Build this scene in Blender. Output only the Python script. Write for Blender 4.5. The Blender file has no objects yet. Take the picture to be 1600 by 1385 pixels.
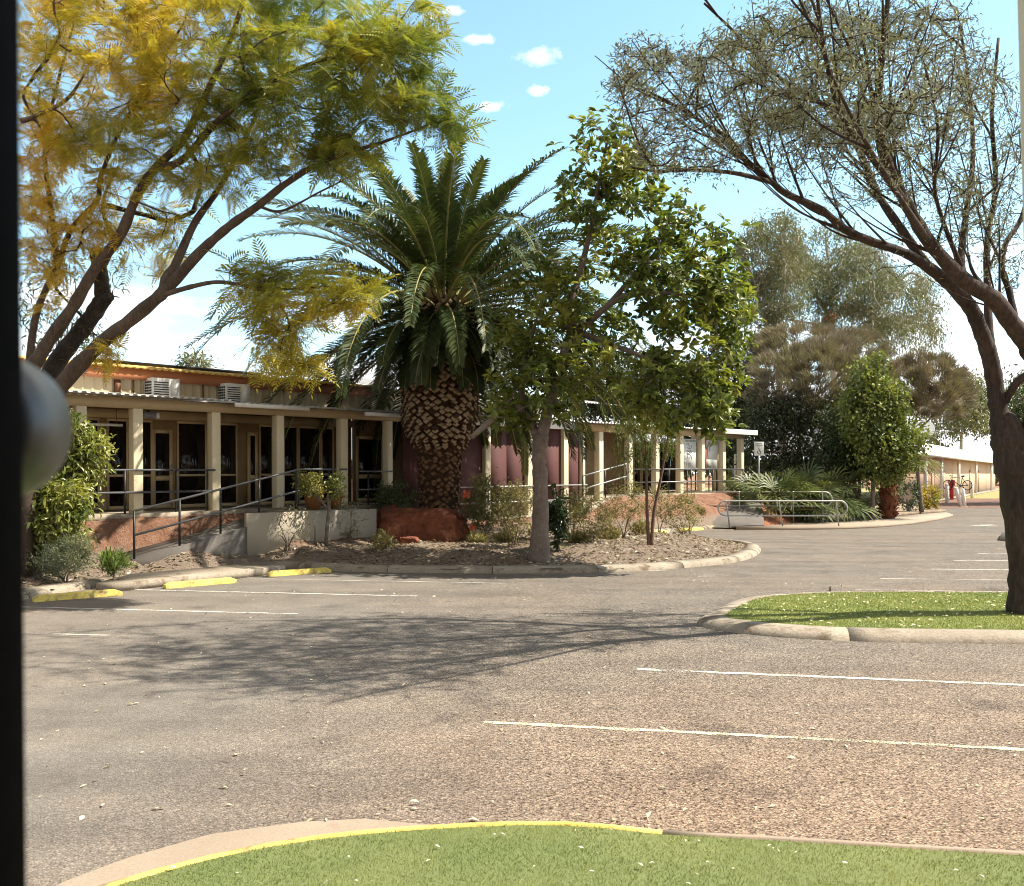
import bpy, bmesh, math, random
import numpy as np
from mathutils import Vector, Matrix, noise as mnoise

SC = bpy.context.scene
COL = SC.collection
F, HZ, H = 1500.0, 740.0, 2.25          # focal length and horizon in photo pixels, eye height in metres
R = math.radians
rs = np.random.RandomState

def W(px, py, d):
    return np.array([(px-800)/F*d, d, H+(HZ-py)/F*d])
def G(px, py, z=0.0):
    d = (H-z)*F/(py-HZ)
    return np.array([(px-800)/F*d, d, z])

# ------------------------------------------------------------------ mesh builder
class MB:
    def __init__(s): s.V=[]; s.F=[]; s.n=0
    def add(s, V, Fs, mi=0):
        V=np.asarray(V,float).reshape(-1,3)
        if isinstance(Fs,np.ndarray): s.F.append((Fs+s.n,mi))
        else:
            by={}
            for f in Fs: by.setdefault(len(f),[]).append(f)
            for k in by: s.F.append((np.array(by[k])+s.n,mi))
        s.V.append(V); s.n+=len(V)
    def box(s,x0,x1,y0,y1,z0,z1,mi=0):
        V=[(x0,y0,z0),(x1,y0,z0),(x1,y1,z0),(x0,y1,z0),(x0,y0,z1),(x1,y0,z1),(x1,y1,z1),(x0,y1,z1)]
        s.add(V,[(0,3,2,1),(4,5,6,7),(0,1,5,4),(1,2,6,5),(2,3,7,6),(3,0,4,7)],mi)
    def tube(s,pts,rad,n=8,mi=0,cap=True):
        P=np.asarray(pts,float); m=len(P)
        if np.isscalar(rad): rad=[rad]*m
        T=np.zeros_like(P); T[1:-1]=P[2:]-P[:-2]; T[0]=P[1]-P[0]; T[-1]=P[-1]-P[-2]
        T/= (np.linalg.norm(T,axis=1)[:,None]+1e-9)
        a=np.array([0,0,1.0]) if abs(T[0][2])<.9 else np.array([1.0,0,0])
        u=np.cross(T[0],a); u/=np.linalg.norm(u)
        an=np.arange(n)*2*math.pi/n; c,sn=np.cos(an)[:,None],np.sin(an)[:,None]
        V=[]
        for i in range(m):
            u=u-T[i]*np.dot(u,T[i]); l=np.linalg.norm(u)
            u=u/l if l>1e-6 else np.cross(T[i],[.3,.5,.8])
            w=np.cross(T[i],u)
            V.append(P[i]+rad[i]*(c*u+sn*w))
        V=np.concatenate(V)
        i=np.arange(m-1)[:,None]*n; j=np.arange(n)[None,:]; k=(j+1)%n
        Q=np.stack([i+j,i+k,i+n+k,i+n+j],-1).reshape(-1,4)
        b=s.n; s.add(V,Q,mi)
        if cap: s.F.append((np.array([[b+(m-1)*n+q for q in range(n)]]),mi)); s.F.append((np.array([[b+n-1-q for q in range(n)]]),mi))
    def prism(s,poly,z0,z1,mi=0):
        n=len(poly); V=[(p[0],p[1],z0) for p in poly]+[(p[0],p[1],z1) for p in poly]
        s.add(V,[tuple(range(n-1,-1,-1)),tuple(range(n,2*n))]+[(i,(i+1)%n,n+(i+1)%n,n+i) for i in range(n)],mi)
    def lathe(s,prof,c=(0,0,0),n=24,mi=0,axis='z'):
        V=[];m=len(prof)
        for r,z in prof:
            for q in range(n):
                a=q*2*math.pi/n; x,y=r*math.cos(a),r*math.sin(a)
                p={'z':(x,y,z),'y':(x,z,y),'x':(z,x,y)}[axis]
                V.append((p[0]+c[0],p[1]+c[1],p[2]+c[2]))
        Q=[(i*n+q,i*n+(q+1)%n,(i+1)*n+(q+1)%n,(i+1)*n+q) for i in range(m-1) for q in range(n)]
        s.add(V,Q,mi)
    def build(s,name,mats,parent=None,smooth=False,bevel=0):
        me=bpy.data.meshes.new(name)
        V=np.concatenate(s.V) if s.V else np.zeros((0,3))
        me.vertices.add(len(V)); me.vertices.foreach_set('co',V.astype(np.float32).ravel())
        nl=sum(f.size for f,_ in s.F); nf=sum(len(f) for f,_ in s.F)
        me.loops.add(nl); me.polygons.add(nf)
        me.loops.foreach_set('vertex_index',np.concatenate([f.ravel() for f,_ in s.F]).astype(np.int32))
        tot=np.concatenate([np.full(len(f),f.shape[1]) for f,_ in s.F])
        me.polygons.foreach_set('loop_start',np.concatenate([[0],np.cumsum(tot)[:-1]]).astype(np.int32))
        me.polygons.foreach_set('material_index',np.concatenate([np.full(len(f),mi) for f,mi in s.F]).astype(np.int32))
        if not isinstance(mats,(list,tuple)): mats=[mats]
        for m in mats: me.materials.append(m)
        me.update(calc_edges=True); me.validate()
        if smooth: me.polygons.foreach_set('use_smooth',np.ones(len(me.polygons),bool))
        o=bpy.data.objects.new(name,me); COL.objects.link(o)
        if parent is not None: o.parent=parent
        if bevel:
            b=o.modifiers.new('bev','BEVEL'); b.width=bevel; b.segments=2; b.limit_method='ANGLE'
        return o

def tag(o,label,cat,group=None,kind=None):
    if label: o['label']=label
    if cat: o['category']=cat
    if group: o['group']=group
    if kind: o['kind']=kind
    return o
def empty(name,loc,label,cat,group=None,rot=(0,0,0)):
    o=bpy.data.objects.new(name,None); COL.objects.link(o); o.location=[float(v) for v in loc]; o.rotation_euler=rot
    o.empty_display_size=.2
    return tag(o,label,cat,group)
def struct(o,kind='structure'): o['kind']=kind; return o
def copy_tree(o,parent=None):
    c=o.copy(); COL.objects.link(c); c.parent=parent
    for ch in list(o.children): copy_tree(ch,c)
    return c

# ------------------------------------------------------------------ materials
def nodes(name):
    m=bpy.data.materials.new(name); m.use_nodes=True; nt=m.node_tree
    return m,nt,nt.nodes,nt.links,nt.nodes['Principled BSDF']
def ramp(N,stops,interp='LINEAR'):
    r=N.new('ShaderNodeValToRGB'); e=r.color_ramp.elements; r.color_ramp.interpolation=interp
    while len(e)<len(stops): e.new(.5)
    for el,(p,c) in zip(e,stops): el.position=p; el.color=(*c,1) if len(c)==3 else c
    return r
def mixc(N,L,f,a,b,mode='MIX'):
    n=N.new('ShaderNodeMix'); n.data_type='RGBA'; n.blend_type=mode
    for i,v in ((0,f),(6,a),(7,b)):
        if hasattr(v,'links'): L.new(v,n.inputs[i])
        elif i==0: n.inputs[0].default_value=v
        else: n.inputs[i].default_value=(*v,1)
    return n.outputs[2]
def math_(N,L,op,a,b=None,c=None,clamp=False):
    n=N.new('ShaderNodeMath'); n.operation=op; n.use_clamp=clamp
    for i,v in enumerate((a,b,c)):
        if v is None: continue
        if hasattr(v,'links'): L.new(v,n.inputs[i])
        else: n.inputs[i].default_value=v
    return n.outputs[0]
def noise(N,L,vec,scale,detail=5,rough=.55,dim='3D'):
    n=N.new('ShaderNodeTexNoise'); n.inputs['Scale'].default_value=scale; n.inputs['Detail'].default_value=detail
    n.inputs['Roughness'].default_value=rough
    if vec is not None: L.new(vec,n.inputs['Vector'])
    return n.outputs['Fac']
def pos(N): return N.new('ShaderNodeNewGeometry').outputs['Position']
def bump(N,L,bs,hgt,strength=.4,dist=.02):
    b=N.new('ShaderNodeBump'); b.inputs['Strength'].default_value=strength; b.inputs['Distance'].default_value=dist
    L.new(hgt,b.inputs['Height']); L.new(b.outputs[0],bs.inputs['Normal'])
def M(name,stops,scale=3.0,rough=.7,bmp=0,bscale=40,metal=0,spec=.4,fine=.25,dirt=None,stretch=None):
    """two-scale noise between colours, fine grain, optional bump"""
    m,nt,N,L,bs=nodes(name)
    p=pos(N)
    if stretch:
        mp=N.new('ShaderNodeMapping'); mp.inputs['Scale'].default_value=stretch; L.new(p,mp.inputs['Vector']); p=mp.outputs[0]
    f=noise(N,L,p,scale,6,.6)
    r=ramp(N,stops); L.new(f,r.inputs[0]); c=r.outputs[0]
    g=noise(N,L,p,bscale,4,.6)
    rr=ramp(N,[(.3,(1-fine,)*3),(.7,(1+fine,)*3)]); L.new(g,rr.inputs[0])
    c=mixc(N,L,1.0,c,rr.outputs[0],'MULTIPLY')
    if dirt:
        dn=noise(N,L,p,dirt[2],6,.7); dr=ramp(N,[(dirt[1],(0,0,0)),(min(1,dirt[1]+.12),(1,1,1))]); L.new(dn,dr.inputs[0])
        c=mixc(N,L,dr.outputs[0],c,dirt[0])
    L.new(c,bs.inputs['Base Color'])
    bs.inputs['Roughness'].default_value=rough; bs.inputs['Metallic'].default_value=metal; bs.inputs['Specular IOR Level'].default_value=spec
    if bmp: bump(N,L,bs,g,bmp,.02)
    return m
def leafM(name,a,b,c2=None,cscale=.6,rough=.5,trans=.3,spec=.4,tcol=None,cpos=(.42,.62)):
    """leaf: colour random per leaf between a and b, and a second hue c2 in clumps of the crown"""
    m,nt,N,L,bs=nodes(name)
    g=N.new('ShaderNodeNewGeometry')
    r=ramp(N,[(0,a),(1,b)]); L.new(g.outputs['Random Per Island'],r.inputs[0]); col=r.outputs[0]
    if c2:
        f=noise(N,L,g.outputs['Position'],cscale,3,.6)
        rr=ramp(N,[(cpos[0],(0,0,0)),(cpos[1],(1,1,1))]); L.new(f,rr.inputs[0])
        col=mixc(N,L,rr.outputs[0],col,c2)
    L.new(col,bs.inputs['Base Color']); bs.inputs['Roughness'].default_value=rough; bs.inputs['Specular IOR Level'].default_value=spec
    if trans:
        t=N.new('ShaderNodeBsdfTranslucent'); mx=N.new('ShaderNodeMixShader'); mx.inputs[0].default_value=trans
        tc=mixc(N,L,1.0,col,tcol or (1.25,1.25,.6),'MULTIPLY'); L.new(tc,t.inputs[0])
        L.new(bs.outputs[0],mx.inputs[1]); L.new(t.outputs[0],mx.inputs[2])
        L.new(mx.outputs[0],N['Material Output'].inputs['Surface'])
    return m

concrete=M('concrete',[(.3,(.25,.205,.155)),(.7,(.35,.295,.23))],1.2,.85,.4,30,dirt=((.15,.105,.07),.53,2.2))
concrete_pink=M('pink_concrete',[(.3,(.27,.21,.155)),(.7,(.335,.265,.20))],.9,.85,.15,60,fine=.12,dirt=((.24,.16,.11),.62,1.6))
pale_render=M('pale_render',[(.3,(.36,.31,.245)),(.7,(.44,.385,.31))],1.0,.85,.1,50,fine=.1,dirt=((.30,.22,.15),.66,1.5))
grey_concrete=M('grey_concrete',[(.3,(.115,.10,.09)),(.7,(.165,.148,.132))],1.2,.85,.3,40)
cream=M('cream_paint',[(.3,(.60,.50,.33)),(.7,(.68,.58,.40))],1.2,.55,.05,60,fine=.06,dirt=((.34,.25,.14),.66,2.5))
cream_post=M('cream_post_paint',[(.3,(.68,.59,.41)),(.7,(.76,.67,.49))],1.2,.55,.05,60,fine=.06,dirt=((.36,.26,.15),.64,3))
tan=M('tan_timber',[(.3,(.30,.20,.10)),(.7,(.40,.27,.14))],2,.6,.05,40,fine=.15)
tan_light=M('tan_frame',[(.3,(.48,.36,.20)),(.7,(.56,.43,.26))],2,.55,.05,40,fine=.12)
brown=M('brown_timber',[(.3,(.16,.07,.035)),(.7,(.22,.10,.05))],2,.6,.1,40)
orange=M('orange_fascia',[(.3,(.50,.19,.085)),(.7,(.58,.24,.12))],1.5,.55,.05,60,fine=.08)
yellow_roof=M('yellow_roof',[(.3,(.62,.40,.10)),(.7,(.70,.47,.14))],1.5,.5,.05,60,fine=.08)
zinc=M('zinc_roof',[(.3,(.42,.42,.42)),(.7,(.55,.55,.54))],1.0,.4,.05,60,metal=.3,fine=.08,dirt=((.3,.2,.13),.62,1.5))
white_paint=M('white_paint',[(.3,(.74,.73,.70)),(.7,(.80,.79,.76))],2,.5,0,60,fine=.05,dirt=((.5,.44,.36),.68,3))
maroon=M('maroon_screen',[(.3,(.075,.026,.025)),(.7,(.105,.038,.036))],1.2,.8,.15,120,fine=.2)
dark_steel=M('dark_steel',[(.3,(.02,.022,.025)),(.7,(.035,.037,.04))],2,.45,0,60,metal=.2)
grey_steel=M('grey_steel',[(.3,(.12,.125,.135)),(.7,(.19,.195,.205))],2,.42,0,60,metal=.5,fine=.1)
galv=M('galvanised_steel',[(.3,(.34,.34,.33)),(.7,(.46,.46,.44))],3,.42,0,60,metal=.5,fine=.12)
red_earth=M('red_earth',[(.3,(.20,.075,.035)),(.7,(.33,.135,.068))],1.5,.95,.8,14,fine=.35)
rockM=M('red_rock',[(.28,(.095,.029,.015)),(.55,(.19,.060,.029)),(.75,(.30,.12,.062))],2.2,.9,.9,9,fine=.35)
mulch=M('mulch',[(.3,(.15,.10,.065)),(.55,(.26,.195,.135)),(.75,(.36,.29,.22))],3.0,.95,.9,35,fine=.5)
bark_grey=M('fig_bark',[(.3,(.13,.095,.076)),(.7,(.21,.165,.138))],3,.85,.5,18,fine=.25,dirt=((.34,.30,.26),.6,2.2))
bark_dark=M('acacia_bark',[(.3,(.022,.015,.012)),(.7,(.075,.050,.038))],4,.9,.9,22,fine=.4,stretch=(1,1,.25))
bark_jac=M('jacaranda_bark',[(.3,(.055,.038,.027)),(.7,(.125,.09,.066))],4,.9,.7,25,fine=.3,stretch=(1,1,.4))
bark_black=M('burnt_bark',[(.3,(.018,.014,.012)),(.7,(.055,.042,.035))],4,.95,.9,20,fine=.4)
bark_pale=M('gum_bark',[(.3,(.36,.31,.26)),(.7,(.52,.47,.42))],1.5,.8,.2,15,fine=.2)
twigM=M('dry_twig',[(.3,(.13,.10,.075)),(.7,(.21,.165,.13))],6,.9,.3,40)
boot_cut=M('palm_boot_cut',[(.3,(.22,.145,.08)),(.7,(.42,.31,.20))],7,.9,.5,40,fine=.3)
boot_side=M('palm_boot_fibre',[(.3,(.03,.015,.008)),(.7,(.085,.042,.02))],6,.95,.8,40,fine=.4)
palm_trunk_low=M('palm_trunk_low',[(.3,(.10,.05,.024)),(.7,(.22,.13,.07))],5,.95,.8,30,fine=.35)
rachisM=M('palm_rachis',[(.3,(.22,.20,.06)),(.7,(.34,.30,.12))],2,.5,0,40,fine=.1)
terracotta=M('terracotta',[(.3,(.20,.075,.025)),(.7,(.28,.115,.038))],3,.7,.1,40)
yellow_paint=M('yellow_paint',[(.3,(.62,.46,.085)),(.7,(.72,.58,.17))],3,.75,.35,40,fine=.2,dirt=((.26,.19,.09),.52,5))
red_paint=M('red_paint',[(.3,(.42,.012,.015)),(.7,(.5,.02,.02))],2,.4,0,60,fine=.05)
rubber=M('black_rubber',[(.3,(.018,.018,.018)),(.7,(.03,.03,.03))],4,.8)
peach=M('peach_wall',[(.3,(.62,.44,.31)),(.7,(.68,.49,.36))],.6,.8,.1,20,fine=.05)
peach_door=M('tan_door',[(.3,(.42,.27,.17)),(.7,(.47,.31,.20))],1,.6)
paper=M('white_poster',[(.3,(.70,.72,.71)),(.7,(.78,.79,.78))],2,.5,0,60,fine=.03)
ink=M('dark_ink',[(.3,(.05,.06,.06)),(.7,(.10,.11,.11))],5,.6)
ink_soft=M('grey_green_print',[(.3,(.22,.26,.22)),(.7,(.42,.47,.42))],9,.6)
dark_door=M('dark_door_paint',[(.3,(.005,.004,.0035)),(.7,(.008,.0062,.0055))],4,.8,.05,60,spec=.04)
knobM=M('worn_metal_knob',[(.3,(.085,.085,.082)),(.7,(.12,.12,.115))],20,.42,0,200,metal=.8,fine=.06)
far_roof=M('white_roof',[(.3,(.84,.83,.80)),(.7,(.88,.87,.84))],1,.5,0,20,fine=.03)
grey_roof=M('grey_roof',[(.3,(.26,.25,.26)),(.7,(.34,.33,.34))],1,.5,0,20,fine=.08)
solarM=M('solar_glass',[(.3,(.012,.014,.02)),(.7,(.02,.022,.03))],2,.15)

def glass_mat():
    m,nt,N,L,bs=nodes('dark_window_glass')
    f=noise(N,L,pos(N),.7,3); r=ramp(N,[(.35,(.006,.005,.005)),(.7,(.022,.017,.015))]); L.new(f,r.inputs[0])
    L.new(r.outputs[0],bs.inputs['Base Color']); bs.inputs['Roughness'].default_value=.06; bs.inputs['Specular IOR Level'].default_value=.35
    return m
glass=glass_mat()

def asphalt_mat():
    m,nt,N,L,bs=nodes('chip_seal_asphalt'); p=pos(N)
    sx=N.new('ShaderNodeSeparateXYZ'); L.new(p,sx.inputs[0])
    big=noise(N,L,p,.22,5,.6); mid=noise(N,L,p,1.1,5,.65)
    # red dust swept into the bays in front of the lawn and beside the island
    y1=N.new('ShaderNodeMapRange'); y1.inputs[1].default_value=6.0; y1.inputs[2].default_value=12.5; y1.inputs[3].default_value=1; y1.inputs[4].default_value=0
    L.new(sx.outputs[1],y1.inputs[0])
    x1=N.new('ShaderNodeMapRange'); x1.inputs[1].default_value=-3.2; x1.inputs[2].default_value=1.5; L.new(sx.outputs[0],x1.inputs[0])
    dust=math_(N,L,'MULTIPLY',y1.outputs[0],x1.outputs[0])
    y2=N.new('ShaderNodeMapRange'); y2.inputs[1].default_value=17.0; y2.inputs[2].default_value=19.5; y2.inputs[3].default_value=1; y2.inputs[4].default_value=0; L.new(sx.outputs[1],y2.inputs[0])
    x2=N.new('ShaderNodeMapRange'); x2.inputs[1].default_value=6.0; x2.inputs[2].default_value=9; L.new(sx.outputs[0],x2.inputs[0])
    dust=math_(N,L,'MAXIMUM',dust,math_(N,L,'MULTIPLY',y2.outputs[0],x2.outputs[0]))
    bigc=N.new('ShaderNodeMapRange'); bigc.inputs[1].default_value=.35; bigc.inputs[2].default_value=.68; L.new(big,bigc.inputs[0])
    dust=math_(N,L,'ADD',math_(N,L,'MULTIPLY',dust,.8),math_(N,L,'MULTIPLY',bigc.outputs[0],.25),clamp=True)
    rg=ramp(N,[(.3,(.150,.136,.122)),(.7,(.205,.188,.168))]); L.new(mid,rg.inputs[0])
    rr=ramp(N,[(.3,(.220,.160,.118)),(.7,(.285,.210,.157))]); L.new(mid,rr.inputs[0])
    c=mixc(N,L,dust,rg.outputs[0],rr.outputs[0])
    # smooth worn wheel track on the left
    v=N.new('ShaderNodeTexVoronoi'); v.inputs['Scale'].default_value=62; L.new(p,v.inputs['Vector'])
    hs=N.new('ShaderNodeSeparateColor'); L.new(v.outputs['Color'],hs.inputs[0])
    chip=ramp(N,[(0,(.55,.52,.50)),(.5,(.98,.97,.96)),(.85,(1.35,1.31,1.25)),(1,(2.0,1.9,1.75))]); L.new(hs.outputs[0],chip.inputs[0])
    edge=ramp(N,[(.0,(1,1,1)),(.50,(1,1,1)),(.85,(.28,.25,.22))]); L.new(v.outputs['Distance'],edge.inputs[0])  # chip borders darkened: shade in the gaps put into the colour
    c2=mixc(N,L,1.0,c,chip.outputs[0],'MULTIPLY'); c2=mixc(N,L,1.0,c2,edge.outputs[0],'MULTIPLY')
    chip_shade=noise(N,L,p,48,2,.5); pr=ramp(N,[(.30,(.16,.13,.11)),(.36,(.45,.40,.36)),(.46,(1.12,1.12,1.12))]); L.new(chip_shade,pr.inputs[0]); c2=mixc(N,L,1.0,c2,pr.outputs[0],'MULTIPLY')  # dark specks: shadow between the chips painted into the colour
    worn=N.new('ShaderNodeMapRange'); worn.inputs[1].default_value=-3.5; worn.inputs[2].default_value=.5; worn.inputs[3].default_value=.35; worn.inputs[4].default_value=1; L.new(sx.outputs[0],worn.inputs[0])
    c=mixc(N,L,worn.outputs[0],c,c2)
    st=noise(N,L,p,.55,6,.7); sr=ramp(N,[(.62,(1,1,1)),(.74,(1.16,1.02,.9))]); L.new(st,sr.inputs[0]); c=mixc(N,L,1.0,c,sr.outputs[0],'MULTIPLY')
    ol=noise(N,L,p,.9,4,.5); orr=ramp(N,[(.26,(.66,.66,.68)),(.40,(1,1,1))]); L.new(ol,orr.inputs[0]); c=mixc(N,L,1.0,c,orr.outputs[0],'MULTIPLY')
    tn=N.new('ShaderNodeMapping'); tn.inputs['Rotation'].default_value=(0,0,R(-14)); tn.inputs['Scale'].default_value=(.12,1.1,1); L.new(p,tn.inputs['Vector'])
    tk=noise(N,L,tn.outputs[0],1.0,4,.55); tr_=ramp(N,[(.34,(.82,.82,.83)),(.5,(1,1,1)),(.68,(1.10,1.08,1.05))]); L.new(tk,tr_.inputs[0]); c=mixc(N,L,1.0,c,tr_.outputs[0],'MULTIPLY')
    sp=noise(N,L,p,3.3,3,.5); spr=ramp(N,[(.24,(.60,.59,.60)),(.30,(1,1,1))]); L.new(sp,spr.inputs[0]); c=mixc(N,L,1.0,c,spr.outputs[0],'MULTIPLY')
    L.new(c,bs.inputs['Base Color']); bs.inputs['Roughness'].default_value=.9; bs.inputs['Specular IOR Level'].default_value=.2
    d=math_(N,L,'SUBTRACT',1.0,v.outputs['Distance'])
    bump(N,L,bs,d,.55,.012)
    return m
asphalt=asphalt_mat()

def line_mat(name,col,th):
    m,nt,N,L,bs=nodes(name); p=pos(N)
    v=noise(N,L,p,55,3,.7); v2=noise(N,L,p,1.3,5,.7)
    s=math_(N,L,'ADD',math_(N,L,'MULTIPLY',v,.6),math_(N,L,'MULTIPLY',v2,.5))
    r=ramp(N,[(th,(1,1,1)),(th+.05,(0,0,0))]); L.new(s,r.inputs[0])
    bs.inputs['Base Color'].default_value=(*col,1); bs.inputs['Roughness'].default_value=.8
    t=N.new('ShaderNodeBsdfTransparent'); mx=N.new('ShaderNodeMixShader'); L.new(r.outputs[0],mx.inputs[0])
    L.new(t.outputs[0],mx.inputs[1]); L.new(bs.outputs[0],mx.inputs[2]); L.new(mx.outputs[0],N['Material Output'].inputs['Surface'])
    return m
line_white=line_mat('worn_white_line',(.62,.59,.53),.555)
line_faint=line_mat('faded_white_line',(.50,.45,.39),.52)
line_yellow=line_mat('cream_line',(.70,.62,.42),.54)

def ground_mat():
    m,nt,N,L,bs=nodes('red_plain'); p=pos(N)
    f=noise(N,L,p,.08,6,.65); r=ramp(N,[(.35,(.20,.085,.045)),(.6,(.27,.15,.08)),(.75,(.30,.24,.11))]); L.new(f,r.inputs[0])
    g=noise(N,L,p,9,5,.7); rr=ramp(N,[(.3,(.7,.7,.7)),(.7,(1.25,1.25,1.25))]); L.new(g,rr.inputs[0])
    L.new(mixc(N,L,1.0,r.outputs[0],rr.outputs[0],'MULTIPLY'),bs.inputs['Base Color']); bs.inputs['Roughness'].default_value=.95
    return m
def bed_mat():
    """garden bed: leaf mulch low down, red earth on the bank"""
    m,nt,N,L,bs=nodes('garden_bed_soil'); p=pos(N)
    sx=N.new('ShaderNodeSeparateXYZ'); L.new(p,sx.inputs[0])
    n1=noise(N,L,p,1.4,5,.65); n2=noise(N,L,p,22,5,.75); n3=noise(N,L,p,3.5,5,.6)
    rm=ramp(N,[(.28,(.14,.095,.065)),(.5,(.25,.185,.135)),(.72,(.40,.33,.26))]); L.new(n2,rm.inputs[0])
    re=ramp(N,[(.32,(.13,.058,.035)),(.5,(.26,.125,.075)),(.66,(.40,.25,.17))]); L.new(math_(N,L,'ADD',math_(N,L,'MULTIPLY',n3,.5),math_(N,L,'MULTIPLY',n2,.5)),re.inputs[0])
    k=N.new('ShaderNodeMapRange'); k.inputs[1].default_value=.42; k.inputs[2].default_value=.62
    L.new(math_(N,L,'ADD',sx.outputs[2],math_(N,L,'MULTIPLY',math_(N,L,'SUBTRACT',n1,.5),.35)),k.inputs[0])
    L.new(mixc(N,L,k.outputs[0],rm.outputs[0],re.outputs[0]),bs.inputs['Base Color']); bs.inputs['Roughness'].default_value=.95
    bump(N,L,bs,n2,1.0,.09)
    return m
def turf_mat(name,a,b):
    m,nt,N,L,bs=nodes(name); p=pos(N)
    f=noise(N,L,p,1.0,5,.6); r=ramp(N,[(.3,a),(.7,b)]); L.new(f,r.inputs[0])
    g=noise(N,L,p,150,3,.7); rr=ramp(N,[(.3,(.55,.55,.55)),(.7,(1.4,1.4,1.4))]); L.new(g,rr.inputs[0])
    L.new(mixc(N,L,1.0,r.outputs[0],rr.outputs[0],'MULTIPLY'),bs.inputs['Base Color']); bs.inputs['Roughness'].default_value=.9
    bump(N,L,bs,g,.8,.01)
    return m
def blade_mat(name,a,b,c2,cs):
    return leafM(name,a,b,c2,cs,.6,.25,.25)
groundM=ground_mat(); bedM=bed_mat()
turfN=turf_mat('turf_near',(.115,.155,.045),(.195,.215,.075)); turfI=turf_mat('turf_island',(.13,.17,.03),(.20,.22,.05))
lawnF=turf_mat('dry_lawn',(.24,.21,.07),(.34,.29,.11))
dirtM=M('brown_dirt',[(.3,(.14,.075,.05)),(.7,(.20,.11,.075))],.5,.95,.3,6)

# ------------------------------------------------------------------ geometry helpers
def catmull(P,k=6):
    P=np.asarray(P,float)
    if len(P)<3:
        t=np.linspace(0,1,k+1)[:,None]; return P[0]+(P[1]-P[0])*t
    Q=np.vstack([2*P[0]-P[1],P,2*P[-1]-P[-2]]); out=[]
    for i in range(1,len(Q)-2):
        a,b,c,d=Q[i-1],Q[i],Q[i+1],Q[i+2]
        for j in range(k):
            t=j/k; out.append(.5*((2*b)+(c-a)*t+(2*a-5*b+4*c-d)*t*t+(3*b-a-3*c+d)*t**3))
    out.append(P[-1]); return np.array(out)
def nrm(v): return v/(np.linalg.norm(v,axis=-1,keepdims=True)+1e-9)
def scatter(mb,tv,tf,O,D,U,S,mi=0):
    tv=np.asarray(tv,float); n=len(O)
    if n==0: return
    X=nrm(D); Z=nrm(U-X*np.sum(U*X,1)[:,None]); Y=np.cross(Z,X)
    S=np.asarray(S,float)
    if S.ndim==1: S=np.stack([S,S,S],1)
    V=O[:,None,:]+ (S[:,0,None]*tv[None,:,0])[...,None]*X[:,None,:]+(S[:,1,None]*tv[None,:,1])[...,None]*Y[:,None,:]+(S[:,2,None]*tv[None,:,2])[...,None]*Z[:,None,:]
    by={}
    for f in tf: by.setdefault(len(f),[]).append(f)
    k=len(tv); base=mb.n; off=(np.arange(n)*k)[:,None,None]
    V=V.reshape(-1,3); mb.V.append(V); mb.n+=len(V)
    for q in by: mb.F.append(((np.array(by[q])[None]+off).reshape(-1,q)+base,mi))
LEAF_T=([(0,0,0),(.45,.5,.06),(1,0,-.12),(.45,-.5,.06)],[(0,1,2),(0,2,3)])        # small leaf
LEAF_E=([(0,0,0),(.3,.42,.10),(.68,.40,.03),(1,0,-.22),(.68,-.40,.03),(.3,-.42,.10),(.3,0,0),(.68,0,-.07)],
        [(0,6,1),(1,6,7,2),(2,7,3),(0,5,6),(5,4,7,6),(4,3,7)])                      # folded elliptic leaf
def feather(n=8,spread=.30,w=.035):
    V=[];Fs=[]
    for i in range(n):
        s=(i+1.2)/(n+1.2); z=-.30*s*s; L=spread*math.sin(math.pi*(.16+.80*s))+.05
        for sg in (-1,1):
            b=len(V); dx,dy=.58*L,.82*L*sg
            V+=[(s-.015,0,z),(s+.45*dx+w*.8,.45*dy-w*sg*.5,z-.01),(s+dx,dy,z-.07*L-.02),(s+.45*dx-w*.8,.45*dy+w*sg*.5,z-.01)]
            Fs.append((b,b+1,b+2,b+3) if sg<0 else (b,b+3,b+2,b+1))
    b=len(V); V+=[(.97,0,-.28),(1.06,w,-.33),(1.18,0,-.42),(1.06,-w,-.33)]; Fs.append((b,b+1,b+2,b+3))
    b=len(V); V+=[(0,.006,0),(.5,.006,-.075),(1,.002,-.30),(1,-.002,-.30),(.5,-.006,-.075),(0,-.006,0)]; Fs+= [(b,b+5,b+4,b+1),(b+1,b+4,b+3,b+2)]
    return V,Fs
FEATHER=feather()
NEEDLE=([(0,.5,0),(0,-.5,0),(1,0,-.05)],[(0,1,2)])

def ellip(rng,spec,shell=.35):
    """targets inside crowns given as (px,py,d, rx px, ry px, rd metres, count)"""
    out=[]
    for px,py,d,rx,ry,rd,n in spec:
        v=nrm(rng.normal(size=(n,3))); r=(shell+(1-shell)*rng.rand(n))**(1/2.2)
        v=v*r[:,None]
        for a in v: out.append(W(px+rx*a[0],py-ry*a[1],d+rd*a[2]))
    return np.array(out)

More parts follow.
